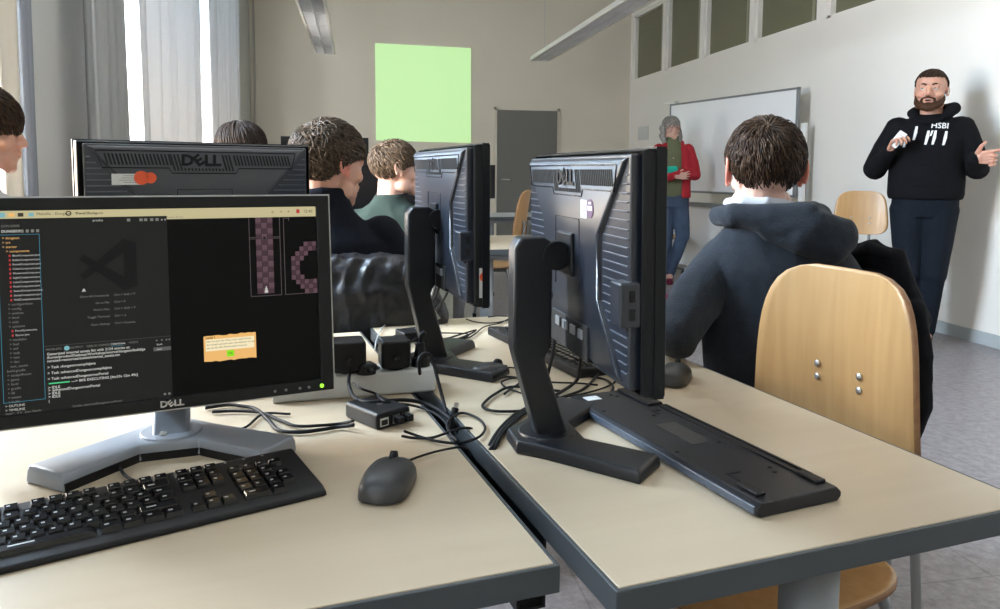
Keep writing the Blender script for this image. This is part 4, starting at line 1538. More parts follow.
# paper tags on cables
for nm, lc, rz, ry in (('white paper tag tied to the cable below the lit monitor', (-.293, 1.165, .757), .5, .35), ('white paper tag wrapped round the largest monitor cable', (.330, 1.335, .775), .4, .5),
                       ('white printed tag on the smaller monitor cable', (.170, 1.70, .835), -.2, -.5)):
    bm = B(); box(bm, -.0045, .0045, -.0006, .0006, -.017, .017)
    o = obj('cable_tag', bm, M['label'], None); o.location = lc; o.rotation_euler = (.35, ry, rz)
    tag(o, nm, 'cable tag')
CABLES = [
    ('front keyboard cable looping beside the silver monitor foot', 0.0022, 'rubber',
     [(-0.117, 1.301, 0.745), (-0.162, 1.308, 0.745), (-0.184, 1.24, 0.745), (-0.222, 1.208, 0.752), (-0.262, 1.21, 0.755), (-0.321, 1.224, 0.752), (-0.36, 1.228, 0.745), (-0.345, 1.149, 0.745), (-0.317, 1.075, 0.745), (-0.282, 1.035, 0.745), (-0.259, 1.025, 0.745), (-0.233, 1.01, 0.752)]),
    ('black power cable running behind the silver neck to the small black box', 0.0032, 'rubber',
     [(-0.265, 1.358, 0.745), (-0.232, 1.37, 0.745), (-0.206, 1.36, 0.745), (-0.178, 1.338, 0.745), (-0.15, 1.275, 0.745), (-0.128, 1.221, 0.745), (-0.094, 1.206, 0.745), (-0.056, 1.214, 0.745), (-0.035, 1.221, 0.745), (-0.01, 1.206, 0.752)]),
    ('thin black cable ending at the left side of the small black box', 0.0026, 'rubber',
     [(-0.249, 1.333, 0.745), (-0.21, 1.332, 0.745), (-0.165, 1.314, 0.745), (-0.131, 1.271, 0.745), (-0.102, 1.237, 0.745), (-0.064, 1.233, 0.745), (-0.033, 1.237, 0.745), (-0.011, 1.217, 0.755)]),
    ('grey mouse cable running into the gap', 0.0018, 'rubber',
     [(0.036, 1.011, 0.758), (0.052, 1.037, 0.748), (0.078, 1.067, 0.745), (0.107, 1.086, 0.745), (0.132, 1.096, 0.745), (0.152, 1.099, 0.745), (0.163, 1.103, 0.735), (0.181, 1.176, 0.69)]),
    ('thin black cable curling in a loop right of the small black box', 0.0022, 'rubber',
     [(0.067, 1.156, 0.755), (0.089, 1.158, 0.745), (0.115, 1.131, 0.745), (0.147, 1.117, 0.745), (0.179, 1.134, 0.745), (0.197, 1.168, 0.745), (0.199, 1.207, 0.745), (0.189, 1.24, 0.745), (0.172, 1.259, 0.745), (0.153, 1.24, 0.745), (0.14, 1.202, 0.745), (0.14, 1.159, 0.745), (0.145, 1.107, 0.752)]),
    ('black network cable crossing to the loop right of the small black box', 0.0022, 'rubber',
     [(0.063, 1.142, 0.752), (0.082, 1.15, 0.745), (0.107, 1.146, 0.745), (0.13, 1.16, 0.745), (0.162, 1.183, 0.745), (0.184, 1.199, 0.735), (0.202, 1.246, 0.7)]),
    ('thick black adapter cable passing over the small black box', 0.0036, 'rubber',
     [(-0.014, 1.423, 0.8), (-0.019, 1.369, 0.79), (-0.019, 1.35, 0.775), (-0.01, 1.315, 0.765), (0.01, 1.273, 0.768), (0.042, 1.274, 0.768), (0.076, 1.3, 0.76), (0.111, 1.309, 0.75), (0.136, 1.276, 0.745), (0.152, 1.235, 0.74), (0.167, 1.244, 0.71), (0.187, 1.309, 0.66)]),
    ('thin adapter cable beside the thick one', 0.0022, 'rubber',
     [(-0.014, 1.333, 0.785), (0.004, 1.293, 0.785), (0.028, 1.31, 0.77), (0.043, 1.261, 0.77), (0.086, 1.302, 0.75), (0.116, 1.284, 0.745), (0.135, 1.233, 0.745), (0.147, 1.195, 0.735), (0.166, 1.259, 0.68)]),
    ('black cable arching from the power strip plug', 0.0032, 'rubber',
     [(0.105, 1.319, 0.8), (0.102, 1.306, 0.825), (0.108, 1.316, 0.835), (0.12, 1.321, 0.835), (0.129, 1.329, 0.82), (0.136, 1.311, 0.79), (0.143, 1.289, 0.76), (0.148, 1.262, 0.74), (0.165, 1.293, 0.7)]),
    ('black cable hanging behind the largest monitor into the gap', 0.0034, 'rubber',
     [(0.364, 1.373, 0.875), (0.354, 1.334, 0.84), (0.357, 1.382, 0.78), (0.342, 1.366, 0.75), (0.298, 1.283, 0.745), (0.256, 1.229, 0.745), (0.222, 1.169, 0.745), (0.198, 1.117, 0.742), (0.192, 1.126, 0.72), (0.202, 1.222, 0.66)]),
    ('second black cable of the largest monitor into the gap', 0.0034, 'rubber',
     [(0.405, 1.326, 0.84), (0.416, 1.372, 0.79), (0.416, 1.396, 0.752), (0.359, 1.335, 0.745), (0.307, 1.276, 0.745), (0.27, 1.237, 0.745), (0.232, 1.177, 0.745), (0.207, 1.12, 0.745), (0.193, 1.098, 0.735), (0.203, 1.18, 0.68)]),
    ('third black cable lying beside the largest monitor foot', 0.0028, 'rubber',
     [(0.491, 1.477, 0.745), (0.426, 1.37, 0.745), (0.376, 1.326, 0.745), (0.317, 1.286, 0.745), (0.262, 1.217, 0.745), (0.223, 1.149, 0.745), (0.206, 1.107, 0.745), (0.198, 1.098, 0.73), (0.207, 1.163, 0.68)]),
    ('black cable loop on the desk under the largest monitor', 0.0026, 'rubber',
     [(0.373, 1.358, 0.745), (0.331, 1.385, 0.745), (0.285, 1.4, 0.745), (0.248, 1.359, 0.745), (0.224, 1.319, 0.745), (0.213, 1.286, 0.745), (0.23, 1.26, 0.745), (0.273, 1.253, 0.745), (0.32, 1.262, 0.745), (0.391, 1.286, 0.745), (0.446, 1.314, 0.745), (0.48, 1.361, 0.745), (0.484, 1.417, 0.745), (0.461, 1.451, 0.745)]),
    ('thin black cable loop on the desk behind the neck of the largest monitor', 0.002, 'rubber',
     [(0.457, 1.386, 0.745), (0.417, 1.406, 0.745), (0.366, 1.422, 0.745), (0.317, 1.459, 0.745), (0.285, 1.449, 0.745), (0.273, 1.422, 0.745), (0.285, 1.379, 0.745), (0.319, 1.335, 0.745), (0.367, 1.321, 0.745), (0.428, 1.343, 0.745), (0.487, 1.388, 0.745), (0.514, 1.443, 0.745), (0.505, 1.491, 0.745)]),
    ('short black lead with a grey plug beside the largest monitor neck', 0.0022, 'rubber',
     [(0.265, 1.356, 0.745), (0.287, 1.392, 0.745), (0.308, 1.424, 0.745), (0.311, 1.46, 0.745), (0.289, 1.471, 0.745), (0.258, 1.446, 0.745)]),
    ('grey cable from under the face-down keyboard', 0.0016, 'cablew',
     [(0.5, 1.476, 0.745), (0.502, 1.386, 0.745), (0.513, 1.336, 0.745), (0.51, 1.298, 0.745)]),
    ('thin pale cable behind the smaller monitor stand', 0.0016, 'cablew',
     [(0.035, 1.744, 0.745), (0.043, 1.871, 0.745), (0.065, 2.015, 0.745), (0.107, 2.12, 0.745), (0.134, 2.105, 0.75), (0.149, 2.071, 0.745)]),
    ('thin black cable beside the smaller monitor stand', 0.0026, 'rubber',
     [(0.029, 1.787, 0.735), (0.049, 1.815, 0.745), (0.08, 1.877, 0.745), (0.11, 1.875, 0.752), (0.152, 1.901, 0.745)]),
    ('black cable trailing over the desk from the smaller monitor', 0.0022, 'rubber',
     [(0.131, 1.791, 0.745), (0.168, 1.807, 0.745), (0.217, 1.844, 0.745), (0.257, 1.885, 0.745), (0.3, 1.928, 0.745), (0.277, 1.882, 0.745), (0.231, 1.819, 0.745), (0.189, 1.772, 0.745), (0.15, 1.757, 0.745)]),
    ('loop of black cable near the far end of the desk', 0.0018, 'rubber',
     [(0.173, 1.91, 0.745), (0.229, 1.901, 0.745), (0.272, 1.883, 0.745), (0.256, 1.838, 0.745), (0.204, 1.801, 0.745), (0.165, 1.775, 0.745), (0.207, 1.801, 0.745), (0.272, 1.847, 0.745), (0.327, 1.962, 0.745), (0.379, 2.008, 0.745), (0.42, 2.074, 0.745)]),
    ('thin black cable at the far end of the right desk', 0.0018, 'rubber',
     [(0.295, 2.077, 0.745), (0.316, 2.032, 0.745), (0.357, 2.011, 0.745), (0.409, 2.046, 0.745), (0.44, 2.086, 0.745), (0.397, 2.107, 0.745), (0.361, 2.097, 0.745)]),
    ('cable of the small mouse behind the monitor foot', 0.0016, 'rubber',
     [(0.248, 1.537, 0.75), (0.274, 1.561, 0.745), (0.299, 1.548, 0.745), (0.325, 1.536, 0.745), (0.351, 1.516, 0.745)]),
    ('pale cable hanging from the smaller monitor', 0.0026, 'cablew',
     [(0.17, 1.728, 0.95), (0.175, 1.771, 0.89), (0.167, 1.841, 0.83), (0.15, 1.881, 0.78), (0.122, 1.836, 0.75), (0.104, 1.774, 0.745)]),
    ('black cable hanging from the smaller monitor', 0.003, 'rubber',
     [(0.199, 1.694, 0.94), (0.206, 1.754, 0.88), (0.196, 1.836, 0.83), (0.175, 1.878, 0.79), (0.147, 1.844, 0.755), (0.093, 1.755, 0.745), (0.058, 1.735, 0.73)]),
    ('second black cable hanging from the smaller monitor', 0.003, 'rubber',
     [(0.183, 1.696, 0.94), (0.183, 1.757, 0.88), (0.165, 1.827, 0.82), (0.146, 1.893, 0.77), (0.115, 1.837, 0.745), (0.074, 1.738, 0.745), (0.049, 1.817, 0.72)]),
]
for nm, r, mm, pts in CABLES:
    bm = B()
    tube(bm, pts, r, 8, 8)
    tag(obj('cable', bm, M[mm], None, True), nm, 'cable')


# ================================================================== PEOPLE
HB = hairmat('dark brown hair', (.075, .045, .028), (.018, .010, .007))
HM = hairmat('ash brown hair', (.12, .085, .058), (.030, .020, .013), .36)
HL = hairmat('light brown hair', (.17, .115, .075), (.05, .033, .022))
HK = hairmat('black brown hair', (.04, .028, .022), (.010, .007, .006))
HG = hairmat('grey hair', (.42, .40, .37), (.16, .15, .14))
HBE = hairmat('beard hair', (.085, .040, .020), (.028, .013, .007), .6, 300)
CH = {'char': mat('charcoal fleece', (.022, .026, .033), .92, bump=.25, bscale=260, sheen=.08, var=.12, vscale=60),
      'black': mat('black cloth', (.005, .005, .0065), .9, bump=.2, bscale=200, spec=.2),
      'navy': mat('black navy cloth', (.004, .0055, .010), .85, bump=.2, bscale=200, spec=.25),
      'puff': mat('black quilted nylon', (.004, .004, .006), .42, bump=.15, bscale=90),
      'green': mat('dark green jersey', (.030, .044, .037), .9, bump=.2, bscale=240),
      'white': mat('white cotton', (.50, .51, .54), .9, bump=.1, bscale=200),
      'red': mat('red jacket cloth', (.36, .022, .032), .75, bump=.2, bscale=120),
      'olive': mat('grey green sweater', (.14, .15, .085), .9, bump=.2, bscale=200),
      'jeans': mat('blue jeans', (.055, .080, .13), .85, bump=.2, bscale=220, var=.2, vscale=8),
      'navyj': mat('dark navy jeans', (.006, .009, .015), .8, bump=.2, bscale=200, var=.15, vscale=8),
      'teal': mat('turquoise knit', (.02, .42, .30), .85, bump=.2, bscale=150),
      'maroon': mat('maroon shoe leather', (.12, .012, .035), .5),
      'shoe': mat('black shoe', (.012, .012, .013), .5), 'sole': mat('white sole', (.7, .7, .7), .5),
      'print': mat('white print', (.75, .75, .75), .6), 'lining': mat('dark lining', (.015, .012, .015), .9)}


for m_ in CH.values():
    m_.node_tree.nodes['Principled BSDF'].inputs['Specular IOR Level'].default_value = .15
CH['puff'].node_tree.nodes['Principled BSDF'].inputs['Specular IOR Level'].default_value = .45


def person(label, loc, rz, group=None):
    return thing('person', label, 'person', (loc[0], loc[1], 0), rz, group)


def seated_body(bl, hip, chest, neck, shL, shR, elL, wrL, elR, wrR, k=1., front=1):
    """slim body under the clothes; front=+1 legs go to +y"""
    hip, chest, neck = V(hip), V(chest), V(neck)
    bl.cap(hip, (hip + chest) / 2, .115 * k, .10 * k)
    bl.cap((hip + chest) / 2, chest, .10 * k, .11 * k)
    bl.cap(chest, neck - V((0, 0, .05)), .10 * k, .05)
    bl.chain([neck - V((0, 0, .08)), neck, neck + V((0, 0, .05))], [.058, .052, .050])
    for sh, el, wr in ((shL, elL, wrL), (shR, elR, wrR)):
        sh = V(sh) * .93 + chest * .07 - V((0, 0, .03))
        bl.cap(chest + V((0, 0, .03)), sh, .06, .038)
        bl.cap(sh, el, .036, .032)
        bl.cap(el, wr, .036, .024)
    for q in (-1, 1):
        h = hip + V((q * .09, 0, -.02)); kn = hip + V((q * .13, front * .42, -.01)); an = V((kn.x, kn.y + front * .02, .09))
        bl.cap(h, kn, .075, .052)
        bl.cap(kn, an, .050, .032)
        bl.cap(an, an + V((0, front * .14, -.045)), .036, .026)


def trousers(t, hip, m, front=1, voxel=.009):
    b = Blob()
    hip = V(hip)
    b.cap(hip + V((0, 0, .10)), hip, .125, .135)
    for q in (-1, 1):
        h = hip + V((q * .09, 0, -.02)); kn = hip + V((q * .13, front * .42, -.01)); an = V((kn.x, kn.y + front * .02, .09))
        b.cap(h, kn, .09, .068); b.cap(kn, an + V((0, 0, .02)), .066, .052)
    b.done('trousers', m, t, voxel, 5, .004, 14)
    for q in (-1, 1):
        b = Blob()
        kn = hip + V((q * .13, front * .42, -.01)); an = V((kn.x, kn.y + front * .02, .05))
        b.cap(an, an + V((0, front * .15, -.015)), .042, .036)
        b.ell(an + V((0, front * .07, -.035)), (.045, .13, .018))
        b.done('shoe', CH['shoe'], t, .007, 3)


# ---------------------------------------------------------------- boy in the charcoal hoodie, back to us
th = math.atan2(.93, 1.65)
t = person('boy in a charcoal hoodie seen from behind, leaning on the desk', (.93, 1.65), -th)
R = frame_from((-.22, .97, -.06))
HC = V((.012, .0, 1.163))
neck = V((.010, -.010, 1.085))
b = Blob()
P = add_head(b, HC, R, 1.0, ears=False)
seated_body(b, (0.06, .02, .56), (.03, .0, .88), neck, (-.09, .0, .955), (.16, .0, .955), (-.165, -.20, .79), (-.20, .03, .775), (.23, .06, .76), (.16, .30, .775))
b.cap(HC + V((0, -.022, -.04)), neck - V((0, 0, .03)), .052, .056)
hand(b, (-.20, .03, .775), (-.05, 1, 0), (0, 0, -1), -1, .95, (20, 25, 30, 35))
hand(b, (.16, .30, .775), (-.25, 1, 0), (0, 0, -1), 1, .95, (20, 25, 30, 35))
b.done('body', M['skin2'], t, .0042, 3)
ear_obj('ear', P, R, -1, M['ear'], t, 1.12); ear_obj('ear', P, R, 1, M['ear'], t, 1.12)
face_bits(P, R, t, 1, HB)
hair('hair', HB, t, HC, R, 1.0, 4200, (.028, .060), .015, .055, .020, -.060, (.12, .62, .78), .32, .0026, .5, 3, drop=.004)
b = Blob()
b.loft([(.06, .02, .46, .155, .135), (.06, .01, .60, .16, .14), (.05, .0, .76, .165, .135), (.04, .0, .86, .170, .13), (.03, -.003, .935, .160, .115), (.022, -.006, .985, .125, .095), (.014, -.010, 1.03, .085, .078), (.010, -.012, 1.06, .068, .064), (.010, -.012, 1.075, .062, .060)])
b.chain([(-.065, .0, .945), (-.125, -.10, .87), (-.165, -.20, .797)], [.062, .058, .052])
b.chain([(-.165, -.20, .795), (-.185, -.07, .787), (-.20, .03, .778)], [.052, .046, .036])
b.chain([(.14, .0, .950), (.195, .02, .88), (.235, .06, .80)], [.070, .066, .060])
b.chain([(.235, .06, .80), (.20, .18, .785), (.16, .30, .778)], [.058, .048, .036])
b.done('hoodie', CH['char'], t, .0060, 9, .0075, 9, (1, 1, .55), fine=.0012)
b = Blob()
b.chain([(-.070, .03, 1.060), (-.085, -.02, 1.055), (-.045, -.078, 1.062), (.03, -.090, 1.062), (.10, -.080, 1.060), (.13, -.02, 1.058), (.09, .045, 1.065)], [.020, .024, .026, .032, .036, .036, .026])
b.chain([(-.03, -.080, 1.052), (.05, -.088, 1.045), (.12, -.080, 1.035), (.175, -.050, 1.018)], [.022, .036, .046, .046])
b.chain([(.03, -.080, 1.03), (.10, -.085, 1.02), (.16, -.06, 1.00)], [.03, .045, .044])
b.done('hood', CH['char'], t, .0046, 14, .006, 12, (1, .6, 1), fine=.001)
b = Blob()
b.chain([(-.056, .03, 1.088), (-.064, -.015, 1.088), (-.03, -.058, 1.092), (.02, -.068, 1.093), (.06, -.050, 1.088), (.075, -.01, 1.085)], [.010, .012, .014, .013, .012, .010])
b.done('shirt_collar', CH['white'], t, .003, 4, .002, 20)
bm = B(); sphere(bm, (-.195, -.13, .865), (.010, .010, .016), None, 16, 10); bd = obj('sleeve_badge', bm, mat('pink badge', (.50, .10, .22), .6), t, True)
bm = B(); sphere(bm, (-.202, -.137, .872), (.006, .006, .005), None, 10, 6); obj('badge_mark', bm, CH['white'], bd, True)
trousers(t, (.06, .02, .56), CH['jeans'])
chair('plywood chair under the boy in the charcoal hoodie, mostly hidden', (1.175, 1.69), -th + PI, top=.895, bw=.30, bh=.30)

# black jacket hung over the right corner of that chair
t = thing('jacket', 'black jacket hung over a chair back behind the empty plywood chair', 'jacket', (1.215, 1.60, 0), -.64)
b = Blob()
b.chain([(-.085, 0, .925), (-.045, .0, .955), (-.01, -.01, .972), (.03, -.01, .955), (.055, .0, .90), (.085, .0, .82)], [.022, .028, .030, .032, .034, .036])
b.loft([(.01, .0, .50, .085, .05), (.018, .0, .58, .104, .06), (.018, 0, .68, .110, .060), (.008, 0, .80, .108, .055), (-.010, .0, .88, .085, .05), (-.015, .0, .93, .065, .04)])
b.chain([(.078, -.02, .84), (.098, -.03, .74), (.096, -.02, .62), (.080, -.02, .53)], [.034, .037, .035, .028])
b.done('jacket_body', CH['black'], t, .005, 5, .010, 13, (1, 1, .45), fine=.002)
b = Blob(); b.chain([(-.05, -.03, .965), (-.015, -.045, .985), (.02, -.035, .975)], [.012, .016, .013])
b.done('collar', CH['black'], t, .004, 3, .003, 20)

# ---------------------------------------------------------------- boy in black, head turned right
th = math.atan2(-.085, 2.25)
t = person('boy in a black top with tousled ash brown hair, seen from behind', (-.085, 2.30), -th)
R = frame_from((.80, .60, -.10))
HC = V((.005, .0, 1.172))
neck = V((-.025, -.01, 1.07))
b = Blob()
P = add_head(b, HC, R, 1.02, ears=False)
seated_body(b, (.02, .02, .56), (.01, .0, .84), neck, (-.16, .0, .97), (.17, .0, .97), (-.22, .08, .76), (-.15, .30, .78), (.24, .08, .76), (.18, .30, .78))
b.cap(HC + V((-.025, -.015, -.03)), neck - V((0, 0, .04)), .060, .064)
hand(b, (-.15, .30, .78), (.2, 1, 0), (0, 0, -1), -1, .95)
hand(b, (.18, .30, .78), (-.2, 1, 0), (0, 0, -1), 1, .95)
b.done('body', M['skin'], t, .0045, 3)
ear_obj('ear', P, R, 1, M['ear'], t, 1.15); ear_obj('ear', P, R, -1, M['ear'], t)
face_bits(P, R, t, 1, HM)
hair('hair', HM, t, HC, R, 1.03, 3600, (.045, .085), .022, .050, .016, -.050, (-.1, .60, .72), .75, .0031, .35, 5, drop=.006)
b = Blob()
b.loft([(.02, .02, .46, .17, .14), (.02, .01, .62, .175, .14), (.01, .0, .78, .19, .135), (.005, .0, .88, .205, .13), (.0, .0, .95, .185, .115), (-.01, -.004, 1.00, .125, .09), (-.018, -.008, 1.04, .085, .078), (-.022, -.01, 1.085, .074, .072), (-.022, -.01, 1.105, .074, .072)])
b.chain([(-.15, .0, .955), (-.21, .04, .84), (-.22, .08, .78)], [.068, .062, .056]); b.chain([(-.22, .08, .775), (-.15, .30, .785)], [.055, .036])
b.chain([(.15, .0, .955), (.225, .04, .84), (.24, .08, .78)], [.070, .064, .056]); b.chain([(.24, .08, .775), (.18, .30, .785)], [.055, .036])
b.done('top', CH['navy'], t, .0065, 6, .007, 9, (1, 1, .55))
trousers(t, (.02, .02, .56), CH['black'])
chair('plywood chair under the boy in black', (-.08, 2.28), -th + PI, top=.80, bw=.38, bh=.26)
t = thing('jacket', 'black puffy jacket draped behind the boy in black', 'jacket', (-.02, 2.09, 0), 0)
b = Blob()
b.loft([(.03, .0, .55, .19, .05), (.03, -.005, .64, .20, .058), (.03, 0, .74, .205, .060), (.03, .0, .83, .195, .056), (.03, .01, .895, .16, .045), (.03, .015, .92, .12, .03)])
b.chain([(.17, .0, .87), (.215, -.01, .76), (.205, -.01, .64)], [.045, .050, .045])
b.done('jacket_body', CH['puff'], t, .0055, 4, .014, 12, (1, 1, .55), fine=.005)

# ---------------------------------------------------------------- boy in green
th = math.atan2(.163, 3.34)
t = person('boy in a dark green shirt looking right beyond the smaller monitor', (.163, 3.34), -th)
R = frame_from((.93, .30, -.02))
HC = V((.0, .0, 1.165))
neck = V((-.03, .0, 1.05))
b = Blob()
P = add_head(b, HC, R, 1.0)
seated_body(b, (0, .02, .56), (-.01, .0, .84), neck, (-.16, .0, .93), (.16, .0, .93), (-.22, .08, .74), (-.10, .30, .76), (.22, .08, .74), (.10, .30, .76))
b.cap(HC + V((-.02, 0, -.03)), neck - V((0, 0, .03)), .055, .058)
hand(b, (-.10, .30, .76), (.2, 1, 0), (0, 0, -1), -1, .95)
hand(b, (.10, .30, .76), (-.2, 1, 0), (0, 0, -1), 1, .95)
b.done('body', M['skin2'], t, .0052, 3)
ear_obj('ear', P, R, 1, M['ear'], t); face_bits(P, R, t, 1, HL)
hair('hair', HL, t, HC, R, 1.0, 1800, (.04, .07), .016, .045, .0, -.050, (-.1, .60, .72), .4, .0045, .5, 8, drop=.008)
b = Blob()
b.loft([(0, .02, .46, .17, .14), (0, .01, .64, .175, .14), (-.01, .0, .80, .195, .135), (-.01, .0, .90, .205, .12), (-.015, .0, .965, .165, .10), (-.025, .0, 1.01, .09, .075), (-.03, .0, 1.04, .068, .062), (-.03, 0, 1.055, .062, .060)])
b.chain([(-.16, .0, .925), (-.21, .05, .83), (-.22, .08, .76)], [.064, .060, .052]); b.chain([(-.22, .08, .76), (-.10, .30, .765)], [.05, .036])
b.chain([(.16, .0, .925), (.21, .05, .83), (.22, .08, .76)], [.064, .060, .052]); b.chain([(.22, .08, .76), (.10, .30, .765)], [.05, .036])
b.done('shirt', CH['green'], t, .007, 6, .006, 10, (1, 1, .6))
trousers(t, (0, .02, .56), CH['jeans'])
chair('plywood chair under the boy in green', (.163, 3.33), -th + PI, top=.80, bw=.38, bh=.26)

# ---------------------------------------------------------------- girl / dark hair behind the far monitor
t = person('person with smooth dark hair, only the top of the head showing', (-.475, 3.36), .1)
R = frame_from((.75, .6, -.05))
HC = V((0, 0, 1.235))
b = Blob()
P = add_head(b, HC, R, 1.0)
neck = V((-.02, 0, 1.12))
seated_body(b, (0, .02, .58), (-.01, .0, .88), neck, (-.15, .0, .99), (.15, .0, .99), (-.20, .08, .78), (-.10, .30, .78), (.20, .08, .78), (.10, .30, .78))
b.cap(HC + V((-.02, 0, -.03)), neck - V((0, 0, .03)), .05, .055)
hand(b, (-.10, .30, .78), (.2, 1, 0), (0, 0, -1), -1, .95)
hand(b, (.10, .30, .78), (-.2, 1, 0), (0, 0, -1), 1, .95)
b.done('body', M['skin2'], t, .006, 3)
hair('hair', HK, t, HC, R, 1.06, 1500, (.08, .12), .010, .055, -.02, -.075, (0, .1, 1), .05, .0045, .9, 12, drop=.03)
face_bits(P, R, t, 1, HK)
b = Blob()
b.loft([(0, .02, .46, .16, .13), (0, .0, .84, .175, .125), (-.01, .0, .97, .18, .11), (-.02, .0, 1.05, .09, .075), (-.02, .0, 1.08, .062, .06)])
for q in (-1, 1):
    b.chain([(q * .15, 0, .975), (q * .20, .08, .79), (q * .10, .30, .785)], [.062, .052, .036])
b.done('top', CH['black'], t, .008, 6, .006, 10)
trousers(t, (0, .02, .58), CH['black'])

# ---------------------------------------------------------------- boy at the left edge, in profile
th = math.atan2(-1.02, 2.43)
t = person('boy in profile with a white collar, beside the cream curtain', (-1.055, 2.40), -th)
R = frame_from((.985, -.10, -.06))
HC = V((.0, .0, 1.262))
neck = V((-.035, .0, 1.14))
b = Blob()
P = add_head(b, HC, R, 1.0)
seated_body(b, (0, .02, .60), (-.02, .0, .90), neck, (-.16, .0, 1.01), (.14, .0, 1.01), (-.2, .10, .80), (-.1, .32, .78), (.20, .08, .80), (.10, .30, .78))
b.cap(HC + V((-.02, 0, -.03)), neck - V((0, 0, .03)), .054, .058)
hand(b, (-.10, .32, .78), (.2, 1, 0), (0, 0, -1), -1, .95)
hand(b, (.10, .30, .78), (-.2, 1, 0), (0, 0, -1), 1, .95)
b.done('body', M['skin'], t, .0042, 2)
face_bits(P, R, t, 1, HB)
hair('hair', HB, t, HC, R, 1.05, 2600, (.05, .085), .018, .034, -.006, -.055, (-.1, .50, .78), .25, .0036, .6, 15, drop=.022, sweep=(0, -.2, 0))
b = Blob()
b.loft([(0, .02, .46, .17, .14), (0, .0, .84, .185, .13), (-.02, .0, .96, .20, .12), (-.03, .0, 1.03, .15, .10), (-.035, .0, 1.08, .085, .075), (-.035, .0, 1.10, .070, .066)])
for q in (-1, 1):
    b.chain([(q * .16 - .01, 0, .985), (q * .21, .08, .80), (q * .10, .30, .785)], [.064, .055, .036])
b.done('shirt', CH['white'], t, .007, 6, .006, 10)
b = Blob()
b.chain([(-.10, -.03, 1.115), (-.06, -.07, 1.105), (.0, -.065, 1.085), (.035, -.02, 1.065), (.03, .03, 1.07)], [.014, .016, .018, .018, .014])
b.chain([(-.06, -.075, 1.125), (.0, -.065, 1.115), (.03, -.03, 1.095)], [.012, .014, .012])
b.done('shirt_collar', CH['white'], t, .005, 3)
trousers(t, (0, .02, .60), CH['jeans'])

# ---------------------------------------------------------------- man in black hoodie, standing, facing us
th = math.atan2(3.70, 4.42)
t = person('bearded man in a black hoodie standing by the right wall and pointing', (3.70, 4.42), -th)
R = frame_from((-.10, -1, .06), (0.03, .05, 1))
HC = V((.000, -.02, 1.700))
b = Blob()
P = add_head(b, HC, R, 1.20, 1.06, ears=False)
add_ear(b, lambda x, y, z: P(x * .93, y + .01, z * .85), R, -1, 1.0); add_ear(b, lambda x, y, z: P(x * .93, y + .01, z * .85), R, 1, 1.0)
b.cap(P(0, -.088, .010), P(0, -.114, -.026), .012, .0165)
neck = V((.010, 0, 1.57))
b.chain([HC + V((0, .02, -.05)), neck, neck - V((0, 0, .08))], [.066, .068, .075])
b.cap((0, 0, 1.00), (0, 0, 1.15), .155, .145, .8, (0, 1, 0)); b.cap((0, 0, 1.15), (0, 0, 1.38), .145, .15, .8, (0, 1, 0)); b.cap((0, 0, 1.38), neck - V((0, 0, .06)), .14, .07)
hipz = .95
shl, ell, wrl = V((.195, 0, 1.45)), V((.285, -.02, 1.20)), V((.245, -.22, 1.262))     # image right
shr, elr, wrr = V((-.185, 0, 1.45)), V((-.305, -.02, 1.19)), V((-.215, -.20, 1.315))  # image left
for a, e, w in ((shl, ell, wrl), (shr, elr, wrr)):
    b.cap((0, 0, 1.42), a, .09, .062); b.cap(a, e, .055, .045); b.cap(e, w, .043, .028)
LEGS = [((.085, 0, .93), (.072, -.03, .50), (.048, .02, .09)), ((-.095, 0, .93), (-.072, -.03, .50), (-.048, .0, .09))]
for h_, k_, a_ in LEGS:
    b.cap(h_, k_, .085, .055); b.cap(k_, a_, .052, .038); b.cap(a_, V(a_) + V((0, -.15, -.045)), .04, .03)
hand(b, wrl, (1, -.25, .06), (-.1, -1, -.25), -1, 1.15, (4, 62, 70, 74), 60)
hand(b, wrr, (.35, -.55, .62), (.6, -.3, -.5), 1, 1.1, (50, 55, 58, 60), 30)
b.done('body', M['skin'], t, .0040, 2)
face_bits(P, R, t, 1.2, HBE, (-.35, -1, .30), .005)
hair('hair', HB, t, HC, R, 1.19, 2600, (.014, .024), .007, .073, .042, -.055, (0, .6, .75), .2, .0042, .3, 21, sweep=(0, -.2, 0))
# beard
b = Blob()
for zz, rr in ((-.045, .010), (-.065, .013), (-.085, .015)):
    pass
J = [(.066, -.012, -.030), (.063, -.030, -.052), (.055, -.050, -.070), (.040, -.070, -.085), (.020, -.084, -.094), (0, -.088, -.098)]
rj = [.008, .013, .018, .021, .023, .024]
for q in (-1, 1):
    b.chain([P(q * x, y, z) for x, y, z in J], [r * 1.15 for r in rj])
    b.chain([P(q * .030, -.086, -.052), P(q * .034, -.082, -.070), P(q * .026, -.086, -.088)], [.0075, .010, .014])
    b.cap(P(0, -.1045, -.0450), P(q * .030, -.090, -.052), .0062, .0060)
b.ell(P(0, -.092, -.082), .014)
b.done('beard', HBE, t, .004, 4, .0015, 60)
b = Blob()
b.loft([(0, 0, 1.00, .215, .150), (0, 0, 1.03, .222, .155), (0, 0, 1.12, .222, .160), (0, 0, 1.25, .215, .150), (0, 0, 1.38, .225, .145), (0, 0, 1.46, .205, .122), (0.005, 0, 1.515, .14, .10), (.01, 0, 1.55, .095, .085)])
b.chain([(.185, 0, 1.455), (.245, -.01, 1.33), (.285, -.02, 1.20)], [.082, .076, .070]); b.chain([(.285, -.02, 1.20), (.275, -.13, 1.235), (.255, -.205, 1.258)], [.066, .058, .046])
b.chain([(-.18, 0, 1.455), (-.25, -.01, 1.33), (-.305, -.02, 1.195)], [.082, .076, .070]); b.chain([(-.305, -.02, 1.195), (-.26, -.11, 1.25), (-.222, -.185, 1.305)], [.066, .056, .044])
hd = b.done('hoodie', CH['black'], t, .007, 6, .007, 8, (1, 1, .6))
b = Blob()
